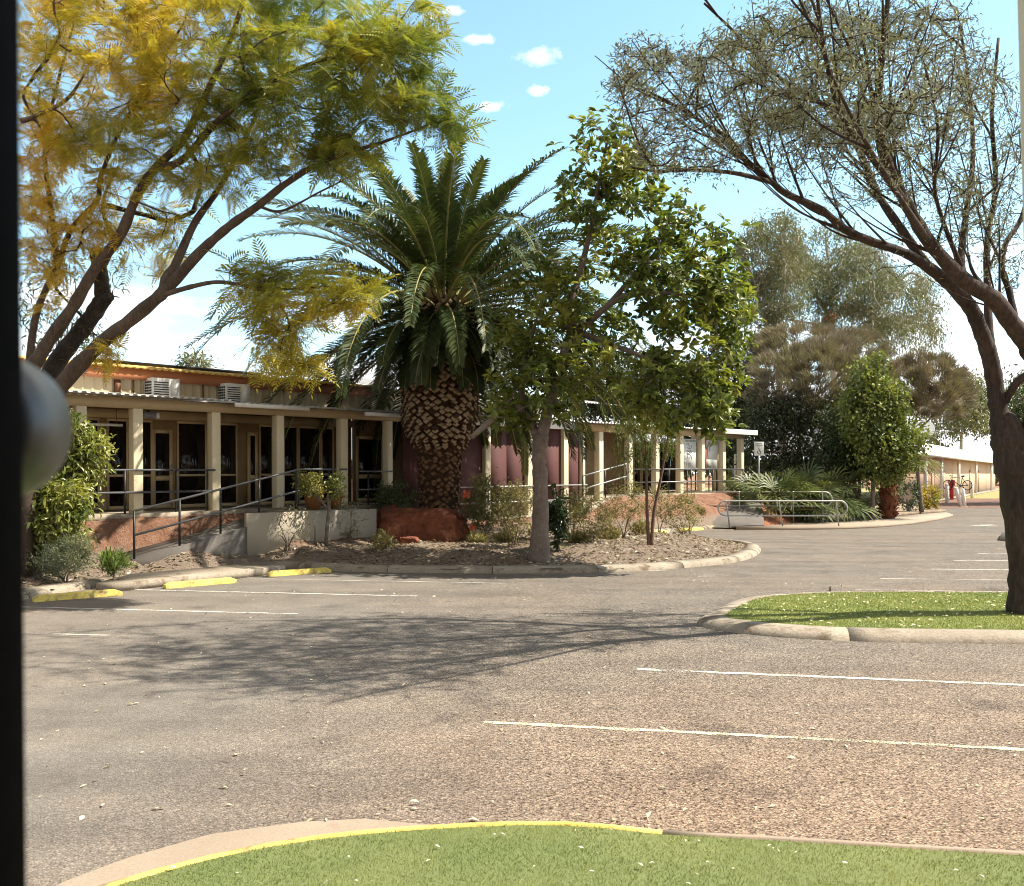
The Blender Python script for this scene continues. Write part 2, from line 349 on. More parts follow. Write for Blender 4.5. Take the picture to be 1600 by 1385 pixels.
def grow(rng,limbs,targets,rt=.006,step=.45,pw=.44,jit=.10,curve=.4,up=.0):
    cap=60000; P=np.zeros((cap,3)); par=np.full(cap,-1); fix=np.zeros(cap); dv=np.zeros((cap,3)); n=0
    limbpaths=[]
    for pts,r0,r1 in limbs:
        C=catmull(pts,6); L=np.concatenate([[0],np.cumsum(np.linalg.norm(np.diff(C,axis=0),axis=1))]); t=L/L[-1]
        rad=r0+(r1-r0)*t**.85 if np.isscalar(r0) else np.interp(np.arange(len(C))/6.0,np.arange(len(r0)),r0)
        prev=-1
        if n: prev=int(np.argmin(np.linalg.norm(P[:n]-C[0],axis=1)))
        idx=[]
        for i in range(len(C)):
            P[n]=C[i]; par[n]=prev; fix[n]=rad[i]; dv[n]=nrm(C[min(i+1,len(C)-1)]-C[max(i-1,0)]); prev=n; idx.append(n); n+=1
        limbpaths.append(idx)
    nl=n
    dist=np.array([np.min(np.linalg.norm(P[:nl]-t,axis=1)) for t in targets]); order=np.argsort(dist)
    paths=[]; tips=[]
    for ti in order:
        t=targets[ti]; d=np.linalg.norm(P[:n]-t,axis=1)
        c=np.sum((t-P[:n])*dv[:n],axis=1)/(d+1e-6)
        j=int(np.argmin(d*(1.55-.65*c))); D=d[j]
        if D<.06: continue
        m=max(2,int(math.ceil(D/step))+1)
        ctrl=P[j]+dv[j]*D*curve+np.array([0,0,up*D])
        path=[j]; prev=j
        jv=rng.normal(size=(m+1,3))*jit*min(1,D)
        for q in range(1,m+1):
            s=q/m; p=(1-s)**2*P[j]+2*s*(1-s)*ctrl+s*s*t+jv[q]*(.5 if q==m else 1)*min(1,D)*.5
            P[n]=p; par[n]=prev; dv[n]=nrm(p-P[prev]); path.append(n); prev=n; n+=1
        paths.append(path); tips.append(prev)
    cnt=np.zeros(n); 
    for t in tips: cnt[t]+=1
    for i in range(n-1,-1,-1):
        if par[i]>=0 and par[i]<i: cnt[par[i]]+=cnt[i]
    r=rt*np.maximum(cnt,1)**pw
    return dict(P=P[:n],r=r,fix=fix[:n],paths=paths,limbs=limbpaths,tips=np.array(tips),dv=dv[:n])
def wood(g,mb,n_limb=10,rng=None,rmin=0.0,bumpy=.05):
    rng=rng or rs(1)
    for idx in g['limbs']:
        rad=np.maximum(g['fix'][idx],0)*(1+bumpy*rng.normal(size=len(idx)))
        mb.tube(g['P'][idx],rad,n_limb)
    for p in g['paths']:
        rr=g['r'][p].copy(); rr[0]=min(rr[1]*1.15, g['fix'][p[0]] or 9); rr=np.maximum(rr,rmin)
        rr[-1]=max(rr[-1]*.6,rmin*.8)
        mb.tube(g['P'][p],rr,5 if rr[0]>.015 else 3,cap=False)
def tree(name,label,cat,base,g,foliage,bark,leafmat,group=None,rmin=0,n_limb=10,crown_name='crown',rng=None):
    """a tree is an Empty at its foot with trunk (and limbs) and crown meshes; world coordinates are moved to the foot"""
    root=empty(name,base,label,cat,group)
    mb=MB(); wood(g,mb,n_limb,rng,rmin); mb.V=[v-np.asarray(base) for v in mb.V]
    mb.build('trunk',bark,root,smooth=True)
    if foliage is not None:
        foliage.V=[v-np.asarray(base) for v in foliage.V]; foliage.build(crown_name,leafmat,root)
    return root
def local(mb,base): mb.V=[v-np.asarray(base) for v in mb.V]; return mb

def leaves_at(rng,mb,g,per,spread,tmpl,size,wid,droop=.2,along=.5,mi=0,upb=1.0,dirw=.7):
    T=g['tips']; O=np.repeat(g['P'][T],per,0); D0=np.repeat(g['dv'][T],per,0); n=len(O)
    O=O-D0*(rng.rand(n,1)*along)+rng.normal(size=(n,3))*spread
    D=D0*dirw+rng.normal(size=(n,3))*.75+np.array([0,0,-droop]); U=np.array([0,0,upb])+rng.normal(size=(n,3))*.6
    s=size*(.65+.6*rng.rand(n)); scatter(mb,tmpl[0],tmpl[1],O,D,U,np.stack([s,s*wid,s],1),mi)

# ------------------------------------------------------------------ camera, world, light
cam=bpy.data.cameras.new('camera'); co=bpy.data.objects.new('camera',cam); COL.objects.link(co); SC.camera=co
co.location=(0,0,H); co.rotation_euler=(R(90),0,0)
cam.sensor_width=36; cam.lens=36*F/1600; cam.shift_y=(HZ-692.5)/1600; cam.clip_end=3000; cam.clip_start=.05
cam.dof.use_dof=True; cam.dof.focus_distance=24; cam.dof.aperture_fstop=7.5

SUN_EL,SUN_AZ=R(51),R(3)         # direction to the sun: azimuth from +X
to_sun=Vector((math.cos(SUN_EL)*math.cos(SUN_AZ),math.cos(SUN_EL)*math.sin(SUN_AZ),math.sin(SUN_EL)))
sl=bpy.data.lights.new('sun','SUN'); sl.energy=4.8; sl.angle=R(.53); sl.color=(1,.93,.79)
so=bpy.data.objects.new('sun',sl); COL.objects.link(so); so.rotation_euler=to_sun.to_track_quat('Z','Y').to_euler(); so.location=(30,4,40)

wd=bpy.data.worlds.new('World'); SC.world=wd; wd.use_nodes=True
N,L=wd.node_tree.nodes,wd.node_tree.links; bg=N['Background']
sky=N.new('ShaderNodeTexSky'); sky.sky_type='NISHITA'; sky.sun_disc=False; sky.sun_elevation=SUN_EL; sky.sun_rotation=R(85); sky.air_density=1.0; sky.dust_density=.6; sky.ozone_density=1.6
tc=N.new('ShaderNodeTexCoord'); dirn=tc.outputs['Generated']
sx=N.new('ShaderNodeSeparateXYZ'); L.new(dirn,sx.inputs[0])
# low cloud bank: flat noise seen in perspective, thick near the horizon
zz=math_(N,L,'ADD',math_(N,L,'MAXIMUM',sx.outputs[2],0.0),.12)
cv=N.new('ShaderNodeCombineXYZ'); L.new(math_(N,L,'DIVIDE',sx.outputs[0],zz),cv.inputs[0]); L.new(math_(N,L,'DIVIDE',sx.outputs[1],zz),cv.inputs[1])
cn=noise(N,L,cv.outputs[0],1.15,9,.58)
low=N.new('ShaderNodeMapRange'); low.inputs[1].default_value=.0; low.inputs[2].default_value=.34; low.inputs[3].default_value=.30; low.inputs[4].default_value=-.34; L.new(sx.outputs[2],low.inputs[0])
dens=math_(N,L,'ADD',cn,low.outputs[0])
cr=ramp(N,[(.50,(0,0,0)),(.66,(1,1,1))]); L.new(dens,cr.inputs[0]); cloud=cr.outputs[0]
# a few small fair-weather puffs
pn=noise(N,L,dirn,60,6,.62)
for px,py,sz,ah in ((840,90,.0085,2.4),(840,142,.0048,2.0),(765,166,.0055,2.6),(712,18,.0042,2.6),(748,62,.0042,3.0),(672,26,.003,2.2)):
    v=nrm(np.array([(px-800)/F,1,(HZ-py)/F])); sub=N.new('ShaderNodeVectorMath'); sub.operation='SUBTRACT'; L.new(dirn,sub.inputs[0]); sub.inputs[1].default_value=tuple(v)
    ml=N.new('ShaderNodeVectorMath'); ml.operation='MULTIPLY'; L.new(sub.outputs[0],ml.inputs[0]); ml.inputs[1].default_value=(1/ah,1/ah,1.25)
    ln=N.new('ShaderNodeVectorMath'); ln.operation='LENGTH'; L.new(ml.outputs[0],ln.inputs[0])
    q=math_(N,L,'DIVIDE',ln.outputs['Value'],sz)
    q=math_(N,L,'SUBTRACT',1.25,math_(N,L,'ADD',q,math_(N,L,'MULTIPLY',math_(N,L,'SUBTRACT',pn,.5),3.0)),clamp=True)
    cloud=math_(N,L,'MAXIMUM',cloud,math_(N,L,'MULTIPLY',q,.7,clamp=True))
hs=N.new('ShaderNodeHueSaturation'); hs.inputs['Hue'].default_value=.474; hs.inputs['Saturation'].default_value=.98; hs.inputs['Value'].default_value=1.12; L.new(sky.outputs[0],hs.inputs['Color'])
cc=mixc(N,L,cloud,hs.outputs[0],(6.0,6.1,6.3))
hi=N.new('ShaderNodeMapRange'); hi.inputs[1].default_value=.46; hi.inputs[2].default_value=.62; L.new(sx.outputs[2],hi.inputs[0])  # unseen cloud above and behind the view, added as warm fill light
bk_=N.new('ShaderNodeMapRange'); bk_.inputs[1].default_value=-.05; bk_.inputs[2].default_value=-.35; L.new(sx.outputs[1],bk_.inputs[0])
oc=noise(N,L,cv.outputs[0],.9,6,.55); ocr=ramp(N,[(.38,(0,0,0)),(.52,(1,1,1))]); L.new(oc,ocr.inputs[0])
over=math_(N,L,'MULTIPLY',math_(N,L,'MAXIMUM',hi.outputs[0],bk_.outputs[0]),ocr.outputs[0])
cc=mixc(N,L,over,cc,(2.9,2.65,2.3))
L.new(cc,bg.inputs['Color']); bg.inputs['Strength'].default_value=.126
SC.view_settings.view_transform='Standard'; SC.view_settings.look='None'; SC.view_settings.exposure=1.08; SC.view_settings.gamma=1
SC.render.engine='CYCLES'; SC.cycles.max_bounces=6; SC.cycles.transparent_max_bounces=12; SC.cycles.use_denoising=True; SC.cycles.filter_width=1.0
try: SC.cycles.denoiser='OPENIMAGEDENOISE'
except Exception: pass

# ------------------------------------------------------------------ the building frame
P0=np.array([-9.0,23.0]); UD=nrm(np.array([20.02,22.65])); VD=np.array([-UD[1],UD[0]]); ANG=math.atan2(UD[1],UD[0])
def Bw(x,y,z=0): return np.array([*(P0+x*UD+y*VD),z+.004*x])
def bx(px,y=0.0):
    X0,Y0=P0+y*VD; r=(px-800)/F
    return (r*Y0-X0)/(UD[0]-r*UD[1])
def toB(X,Y):
    q=np.array([X,Y])-P0; return float(q@UD),float(q@VD)
def bz(py,x,y): return H+(HZ-py)/F*Bw(x,y)[1]-.004*x

# ------------------------------------------------------------------ ground and garden
def sheet(name,pts,z,mat,kind='structure'):
    mb=MB(); n=len(pts); mb.add([(p[0],p[1],z) for p in pts],[tuple(range(n))]); return struct(mb.build(name,mat),kind)
mb=MB(); mb.add([(-1500,-600,0),(1500,-600,0),(1500,2500,0),(-1500,2500,0)],[(0,1,2,3)]); struct(mb.build('ground',groundM))
sheet('car_park',[(-70,1.0),(80,1.0),(80,63),(-70,63)],.006,asphalt)
mb=MB(); mb.prism([G(*p,z=.165)[:2] for p in ((150,911),(205,897),(330,886),(425,877),(446,884),(345,896),(260,904),(185,912))][::-1],.0,.165); struct(mb.build('footpath',concrete))
sheet('dirt_verge',[(20,62),(80,62),(80,86),(20,86)],.012,dirtM)
sheet('lawn',[(20,85.5),(110,85.5),(130,150),(28,150)],.016,lawnF)

RY=-1.95; RX=bx(210,RY+.1); RL=bx(463,RY+.1)-RX; RE=bx(586,RY)-RX      # ramp: front line, foot, run and total length along the building
FRONT=[(-120,968),(0,946),(40,938),(120,924),(185,914),(260,906),(345,898),(400,890),(440,888),(520,893),(640,896),(800,897),(960,895),(1080,887.5),(1150,879.5),(1180,870),(1189,862),(1185,856.5),(1165,852),(1130,849),(1080,846.5),(1000,844),(930,842)]
FR=catmull([G(*p)[:2] for p in FRONT],4)
BACKK=[(930,842),(985,838),(1030,833),(1085,829),(1130,825.5),(1150,824)]
BK=np.array([G(*p)[:2] for p in BACKK])
def segdist(P,Q):
    A,B=Q[:-1],Q[1:]; ab=B-A; t=np.clip(np.sum((P[:,None]-A)*ab,2)/np.sum(ab*ab,1),0,1)
    return np.min(np.linalg.norm(P[:,None]-(A+t[...,None]*ab),axis=2),axis=1)
def inpoly(P,Q):
    x,y=P[:,0],P[:,1]; c=np.zeros(len(P),bool); j=len(Q)-1
    for i in range(len(Q)):
        xi,yi=Q[i]; xj,yj=Q[j]
        m=((yi>y)!=(yj>y))&(x<(xj-xi)*(y-yi)/(yj-yi+1e-12)+xi); c^=m; j=i
    return c
BED=np.vstack([FR,BK[1:],[Bw(31.5,-3.5)[:2],Bw(31.5,-.2)[:2],Bw(-14,-.2)[:2],Bw(-14,-9)[:2]]])
EDGE=np.vstack([FR,BK[1:]])
def sm(a,b,x): t=np.clip((x-a)/(b-a),0,1); return t*t*(3-2*t)
def bed_h(P):
    P=np.asarray(P,float).reshape(-1,2); q=P-P0; x=q@UD; y=q@VD
    de=segdist(P,EDGE)
    top=1.2-.55*sm(7.2,9,x)+.62*sm(17,19.5,x)
    bank=top-.50*np.maximum(0,-y-.45)+.02*x*.2
    mound=.10+.30*sm(.2,2.8,de)
    h=np.maximum(mound,np.minimum(bank,.10+.9*np.maximum(de-.1,0)))
    tr_=np.clip((x-RX)/RL,0,1); ramp_z=.38+.905*tr_
    lim=.10+.40*np.maximum(de-.1,0)
    soil=np.minimum(np.minimum(.58,ramp_z-.10)-.16*np.maximum(0,RY+.4-y),lim)   # earth banked against the ramp side
    wallside=np.minimum(.56-.30*np.maximum(0,RY-y),lim)
    k=sm(RL-2.2,RL-1.0,x)
    near=np.maximum(soil*(1-k)+np.maximum(wallside,soil)*k,np.minimum(mound,lim))
    under=np.minimum(near,ramp_z-.06)
    inx=(x>RX-.1)&(x<RX+RE+.1)
    ins=inx&(y>RY-.9)&(y<np.where(x<RX+RL,RY+1.18,-.3))
    h=np.where(inx&(y>RY-1.2)&(y<=RY-.03),np.maximum(near,0),h)
    h=np.where(inx&(y>RY-.03)&(y<np.where(x<RX+RL,RY+1.18,-.3)),under,h)
    h=np.where(x<RX+.05,np.minimum(h,.40+.9*np.maximum(0,y-RY-.7)),h)
    rg=rs(77); lump=np.zeros(len(P))
    for k in range(14):
        an=rg.rand()*6.283; fq=1.2+5.5*rg.rand(); lump+=np.sin((P[:,0]*math.cos(an)+P[:,1]*math.sin(an))*fq+rg.rand()*6.283)/(1+.35*fq)
    h=h+.045*lump*sm(.5,1.4,de)*sm(-4.2,-1.2,y)*np.where(ins,0,1)*(1-sm(-.7,-.35,y))
    return h+.03*np.sin(P[:,0]*3.1+P[:,1]*1.7)*np.sin(P[:,1]*2.3-P[:,0])*sm(.4,1.2,de)
def gz(X,Y): return float(bed_h([[X,Y]])[0])
st=.16; xs=np.arange(-24,16,st); ys=np.arange(11,48,st)
XX,YY=np.meshgrid(xs,ys,indexing='ij'); PP=np.stack([XX.ravel(),YY.ravel()],1); inn=inpoly(PP,BED); ZZ=np.zeros(len(PP)); ZZ[inn]=bed_h(PP[inn])
near=~inn; ZZ[near]=.05
rng=rs(3); ZZ+=rng.normal(size=len(ZZ))*.012*inn
nx,ny=XX.shape; i,j=np.meshgrid(np.arange(nx-1),np.arange(ny-1),indexing='ij'); q=np.stack([i*ny+j,(i+1)*ny+j,(i+1)*ny+j+1,i*ny+j+1],-1).reshape(-1,4)
keep=inn[q].all(1); q=q[keep]; used=np.unique(q); mp=np.zeros(len(PP),int); mp[used]=np.arange(len(used))
mb=MB(); mb.add(np.column_stack([PP,ZZ])[used],mp[q]); struct(mb.build('garden_bed',bedM,smooth=True))

def kerb(name,line,mat,prof,seg=2.4,side=1,gap=.012,mats=None,mi_fn=None):
    """swept kerb in cast lengths with open joints; side=+1: body lies to the left of travel"""
    Lc=np.concatenate([[0],np.cumsum(np.linalg.norm(np.diff(line,axis=0),axis=1))]); mb=MB(); k=0; tot=Lc[-1]
    def at(s):
        p=np.array([np.interp(s,Lc,line[:,0]),np.interp(s,Lc,line[:,1])]); e=.15
        a=np.array([np.interp(max(0,s-e),Lc,line[:,0]),np.interp(max(0,s-e),Lc,line[:,1])]); b=np.array([np.interp(min(tot,s+e),Lc,line[:,0]),np.interp(min(tot,s+e),Lc,line[:,1])])
        t=nrm(b-a); return p,np.array([-t[1],t[0]])*side
    s0=0
    while s0<tot-.05:
        s1=min(tot,s0+seg); m=max(2,int((s1-s0)/.3)+1); V=[]
        for s in np.linspace(s0+gap/2,s1-gap/2,m):
            p,nv=at(s)
            for o,z in prof: V.append((*(p+nv*o),z))
        w=len(prof); Q=[(a*w+b,(a+1)*w+b,(a+1)*w+b+1,a*w+b+1) for a in range(m-1) for b in range(w-1)]
        if side>0: Q=[f[::-1] for f in Q]
        mi=mi_fn((s0+s1)/2) if mi_fn else 0
        mb.add(V,Q,mi); mb.F.append((np.array([[mb.n-m*w+b for b in range(w)]]),mi)); mb.F.append((np.array([[mb.n-1-b for b in range(w)]]),mi))
        s0=s1
    return struct(mb.build(name,mats or mat))
KP=[(0,-.02),(.015,.06),(.07,.12),(.16,.145),(.40,.15),(.40,-.02)]
kerb('kerb',FR,concrete,KP)
kerb('kerb',BK,concrete,KP)

# footpath on the far side of the lane, soil behind it
PA=[(1150,824),(1240,823.5),(1320,822.5),(1380,819.5),(1425,815.5),(1465,809.5),(1489,804)]; PB=[(1478,800.5),(1440,803),(1400,807),(1330,810),(1240,811),(1150,812)]
pa=[G(*p,z=.13)[:2] for p in PA]; pb=[G(*p,z=.13)[:2] for p in PB]
mb=MB(); mb.prism(pa+pb,-.02,.13); struct(mb.build('footpath',concrete_pink))
ramp_top=Bw(30.4,-.6)
def wedge(name,mat,pa_,pb_,wa_,wb_,dz):
    a=G(*pa_,.1)[:2]; b=np.array(pb_); n_=nrm(np.array([-(b-a)[1],(b-a)[0]])); m=8; V=[]; Q=[]
    for i in range(m+1):
        t=i/m; c=a+(b-a)*t; z=.11+1.13*t**.8-dz; w=wa_+(wb_-wa_)*t
        V+=[(*(c-n_*w*1.0),-.02 if dz else z-.05),(*(c-n_*w*.42),z),(*(c+n_*w*.42),z),(*(c+n_*w*1.0),-.02 if dz else z-.05)]
    for i in range(m):
        for j in range(3): Q.append((4*i+j,4*i+4+j,4*i+5+j,4*i+1+j))
    Q+= [(0,1,2,3),(4*m+3,4*m+2,4*m+1,4*m)]
    mb=MB(); mb.add(V,Q); return struct(mb.build(name,mat))
wedge('garden_bank',red_earth,(1150,823),Bw(28.2,-.6)[:2],1.5,3.4,.03)
wedge('path',grey_concrete,(1152,823.4),Bw(28.2,-.75)[:2],1.05,1.05,0)
bedC=[G(1150,812.5)[:2],G(1240,811.5)[:2],G(1330,810.5)[:2],G(1400,807.5)[:2],G(1440,803.5)[:2],G(1478,801)[:2],(25.5,58),(27,66),(20,72),(8,72),(6,60),(9.5,48)]
mb=MB(); mb.prism(bedC,-.02,.16); struct(mb.build('garden_soil',mulch))

# right hand island with turf, and a sliver of the next island
ISL=[(1700,1010),(1600,1008),(1500,1006.5),(1400,1005),(1300,1002),(1220,997),(1150,990),(1105,983),(1089,976),(1095,969),(1115,958),(1150,944),(1200,937.5),(1260,934),(1330,932.5),(1450,932.5),(1600,933.5),(1750,935)]
IS=catmull([G(*p)[:2] for p in ISL],4)
kerb('kerb',IS,concrete,[(0,-.02),(.02,.05),(.10,.10),(.24,.13),(.40,.135),(.40,-.02)],side=-1,seg=3.0)
def inset(line,o,side=-1):
    t=np.gradient(line,axis=0); t=nrm(t); nv=np.stack([-t[:,1],t[:,0]],1)*side; return line+nv*o
ISG=inset(IS,.39); mb=MB(); poly=ISG[::2]
mb.add([(*p,.128) for p in poly],[tuple(range(len(poly)))[::-1]]); struct(mb.build('island_turf',turfI))
f0=[G(1562,845)[:2],G(1566,838)[:2],G(1620,833)[:2],G(1750,833)[:2],G(1750,850)[:2],G(1600,849)[:2]]
mb=MB(); mb.prism(f0,-.02,.14); struct(mb.build('kerb',concrete))

# near lawn, yellow kerb, pink concrete apron
NK=[(60,1415),(120,1394),(170,1378),(300,1341),(450,1310),(600,1293),(750,1284),(850,1281.5),(940,1286),(1035,1296),(1200,1305),(1400,1317),(1600,1329),(1900,1348)]
ZK=.10; NKc=catmull([G(*p,z=ZK)[:2] for p in NK],5)
KN=[(0,-.02),(0,.085),(.010,ZK),(.055,ZK),(.055,-.02)]
kerb('kerb',NKc[:46],yellow_paint,KN,side=-1,seg=50,gap=0)
kerb('kerb',NKc[45:],concrete_pink,KN,side=-1,seg=50,gap=.01)
NL=inset(NKc,.053); lp=list(NL)+[(4.2,.82),(-3.4,.82)]
mb=MB(); mb.add([(*p,.09) for p in lp],[tuple(range(len(lp)))[::-1]]); struct(mb.build('lawn',turfN))
sheet('gutter_apron',[G(*p)[:2] for p in ((30,1430),(95,1383),(200,1343),(330,1306),(470,1287),(570,1282),(700,1294),(640,1305),(450,1322),(300,1352),(160,1392),(80,1430))],.011,concrete_pink)
mb=MB(); mb.box(-3.9,3.9,-3.9,.78,-.02,.62); struct(mb.build('doorstep',brown))

def blades(name,poly,z,n,mat,h,seed,bounds,label=None,w=.004):
    r=rs(seed); P=np.column_stack([bounds[0]+(bounds[1]-bounds[0])*r.rand(n),bounds[2]+(bounds[3]-bounds[2])*r.rand(n)]); P=P[inpoly(P,np.asarray(poly))]
    n=len(P); O=np.column_stack([P,np.full(n,z)]); D=np.column_stack([r.normal(size=(n,2))*.55,np.ones(n)]); U=r.normal(size=(n,3)); s=h*(.5+.8*r.rand(n))
    mb=MB(); scatter(mb,NEEDLE[0],NEEDLE[1],O,D,U,np.stack([s,np.full(n,w*1.0)*(.6+.8*r.rand(n)),s],1))
    o=mb.build(name,mat); struct(o,'stuff'); o['label']=label; o['category']='grass'; return o
blades('grass',lp,.088,110000,blade_mat('turf_blade_near',(.125,.17,.05),(.255,.29,.10),(.31,.31,.12),.8),.022,5,(-3.2,4.2,4.6,6.6),'short green turf in front of the yellow edged kerb')
blades('grass',poly,.126,70000,blade_mat('turf_blade_island',(.125,.165,.04),(.22,.245,.08),(.27,.265,.09),.9),.035,6,(2.5,9.2,12.5,18.5),'bright short turf on the kerbed island under the dark tree',w=.008)

# parking lines
def line(p0,p1,w,mat,name='road_marking'):
    a,b=G(*p0)[:2],G(*p1)[:2]; t=nrm(b-a); nv=np.array([-t[1],t[0]])*w/2; r=rs(int(p0[0]+p0[1])); m=40
    mb=MB(); V=[]
    for i in range(m+1):
        c=a+(b-a)*i/m; V+=[(*(c+nv*(1+.25*r.normal())),.0105),(*(c-nv*(1+.25*r.normal())),.0105)]
    mb.add(V,[(2*i,2*i+1,2*i+3,2*i+2) for i in range(m)]); struct(mb.build(name,mat))
for a,b,w,m_ in (((755,1130),(1700,1178),.075,line_yellow),((995,1047),(1700,1076),.09,line_white),((1335,922),(1700,928),.10,line_faint),
     ((1375,905),(1700,908),.10,line_faint),((1455,890),(1700,892.5),.11,line_white),((1490,876.5),(1700,878),.11,line_white),((1528,866),(1700,867),.12,line_white),((1558,857.5),(1700,858),.12,line_white),
     ((-60,947),(465,960.5),.08,line_white),((-60,988),(225,995.5),.08,line_faint),((150,921),(652,932.5),.09,line_white),((330,904),(790,912.5),.09,line_faint),
     ((1520,821.8),(1553,820.8),.5,line_white),((1090,901.5),(1118,901),.12,line_faint),((1000,893),(1040,892),.12,line_faint)):
    line(a,b,w,m_)

# litter
def litter(name,P,z,size,mat,label,seed,cat='leaf litter'):
    r=rs(seed); n=len(P); O=np.column_stack([P,z]); D=np.column_stack([r.normal(size=(n,2)),r.normal(size=n)*.22]); U=np.column_stack([r.normal(size=(n,2))*.35,np.ones(n)])
    s=size*(.5+r.rand(n)); mb=MB(); scatter(mb,LEAF_T[0],LEAF_T[1],O,D,U,np.stack([s,s*(.25+.35*r.rand(n)),s],1)); o=mb.build(name,mat); struct(o,'stuff'); o['label']=label; o['category']=cat; return o
r=rs(11); P=np.column_stack([-13+24*r.rand(60000),15+23*r.rand(60000)]); P=P[inpoly(P,BED)]; de=segdist(P,EDGE); x=(P-P0)@UD; y=(P-P0)@VD
P=P[(de>.38)&((y<-1.9)|((y<-.5)&(np.sin(P[:,0]*37.1+P[:,1]*91.7)>.45)))&~((x>RX-.2)&(x<RX+RE)&(y>RY-.05))]
litter('leaf_litter',P,bed_h(P)+.02,.10,leafM('litter_leaf',(.10,.065,.04),(.62,.54,.42),(.22,.15,.10),1.6,.8,.1),'dry brown and grey leaf litter on the mulched garden bed',12)
r=rs(13); n=650; t=r.rand(n)**1.6; P=np.column_stack([-6+16*r.rand(n),6.2+17*t]); P=P[~inpoly(P,np.array(ISG))&~inpoly(P,BED)]
litter('fallen_leaves',P,np.full(len(P),.02),.05,leafM('road_leaf',(.40,.32,.20),(.70,.62,.46),None,1,.7,.1),'pale fallen leaves blown about on the car park',14)
r=rs(15); P=np.column_stack([2.5+7*r.rand(900),12.8+5.5*r.rand(900)]); P=P[inpoly(P,np.array(ISG))]
litter('fallen_leaves',P,np.full(len(P),.155),.06,leafM('turf_leaf',(.55,.50,.30),(.80,.74,.52),None,1,.7,.1),'pale yellow fallen leaves on the island turf',16)
r=rs(17); P=np.column_stack([-3+7*r.rand(150),4.8+1.8*r.rand(150)]); P=P[inpoly(P,np.array(lp))]
litter('fallen_leaves',P,np.full(len(P),.115),.03,leafM('lawn_leaf',(.55,.48,.38),(.80,.75,.62),None,1,.7,.1),'few pale leaves lying on the near lawn',18)

# ------------------------------------------------------------------ buildings
TILT=(0,-math.atan(.004),ANG)
def corr(mb,x0,x1,ya,za,yb,zb,pitch=.2,amp=.035,th=.012,mi=0):
    prof=[];x=x0
    while x<x1:
        for fx,fz in ((0,0),(.35,0),(.45,1),(.90,1)): prof.append((x+fx*pitch,fz*amp))
        x+=pitch
    V=[];n=len(prof)
    for y,z in ((ya,za),(yb,zb)):
        for px,pz in prof: V.append((px,y,z+pz))
    for y,z in ((ya,za),(yb,zb)):
        for px,pz in prof: V.append((px,y,z+pz-th))
    Q=[(i,i+1,n+i+1,n+i) for i in range(n-1)]+[(2*n+i+1,2*n+i,3*n+i,3*n+i+1) for i in range(n-1)]+[(i+1,i,2*n+i,2*n+i+1) for i in range(n-1)]
    mb.add(V,Q,mi)
def ribwall(mb,x0,x1,y,z0,z1,pitch=.25,dp=.022,mi=0):
    prof=[];x=x0
    while x<x1:
        for fx,d in ((0,0),(.7,0),(.78,1),(.92,1)): prof.append((x+fx*pitch,-d*dp))
        x+=pitch
    n=len(prof); V=[(px,y+d,z0) for px,d in prof]+[(px,y+d,z1) for px,d in prof]
    mb.add(V,[(i,i+1,n+i+1,n+i) for i in range(n-1)],mi)

DZ=1.30                                     # deck height
WY=2.20                                     # wall plane behind the posts
A=empty('verandah_building',Bw(0,0,0),'long cream building with orange fascia, glazed verandah and square cream posts on the left','building',rot=TILT)
Amax=8.35
def part(name,mat,parent,fn,**k):
    mb=MB(); fn(mb); return mb.build(name,mat,parent,**k)
deckA=part('deck',concrete,A,lambda m:(m.box(-13,Amax,-.38,WY+.3,DZ-.16,DZ),m.box(-13,Amax,.3,.6,0,DZ-.163)))
def wallA(m):
    m.box(-13,Amax,WY,WY+.18,DZ+.003,3.98); m.box(-13,Amax,WY+6,WY+6.2,.2,4.9); m.box(-13.2,-13.003,WY,WY+6.2,.2,4.9)
wa=part('wall',tan,A,wallA)
part('upper_wall',cream,A,lambda m:(ribwall(m,-13,Amax+.6,WY-.02,3.98,4.86),m.box(-13,Amax+.6,WY,WY+.15,3.983,4.86)))
part('fascia',orange,A,lambda m:(m.box(-13.2,Amax+.7,2.0,2.04,4.69,4.985),m.box(-13.2,Amax+.7,2.043,WY-.05,4.86,4.88)))
part('gutter',yellow_roof,A,lambda m:corr(m,-13.2,Amax+.7,1.90,5.02,2.2,5.07,.2,.025,.05))
part('roof',yellow_roof,A,lambda m:corr(m,-13.2,Amax+.7,2.2,5.05,WY+6.4,5.42,.2,.03))
part('verandah_roof',zinc,A,lambda m:corr(m,-13,2.3,-.50,4.075,WY-.03,4.26,.2,.04))
part('verandah_roof',zinc,A,lambda m:corr(m,2.35,Amax,-.50,4.03,WY-.03,4.22,.2,.04))
part('beam',tan_light,A,lambda m:(m.box(-13,Amax,-.11,.11,3.80,4.035),m.box(-13,Amax,.9,1.0,3.9,4.02),m.box(-13,Amax,WY-.12,WY-.003,3.68,3.9)))
part('verandah_gutter',white_paint,A,lambda m:m.box(2.35,4.6,-.64,-.53,3.93,4.03))
part('verandah_gutter',white_paint,A,lambda m:m.box(6.6,Amax,-.64,-.53,3.88,3.99))
for px in (40,125,213,335,435,535,606):
    x=bx(px); w=.12 if px<600 else .10
    part('post',cream_post,A,lambda m:m.box(x-w,x+w,-.12,.12,DZ+.003,3.797),bevel=.008)
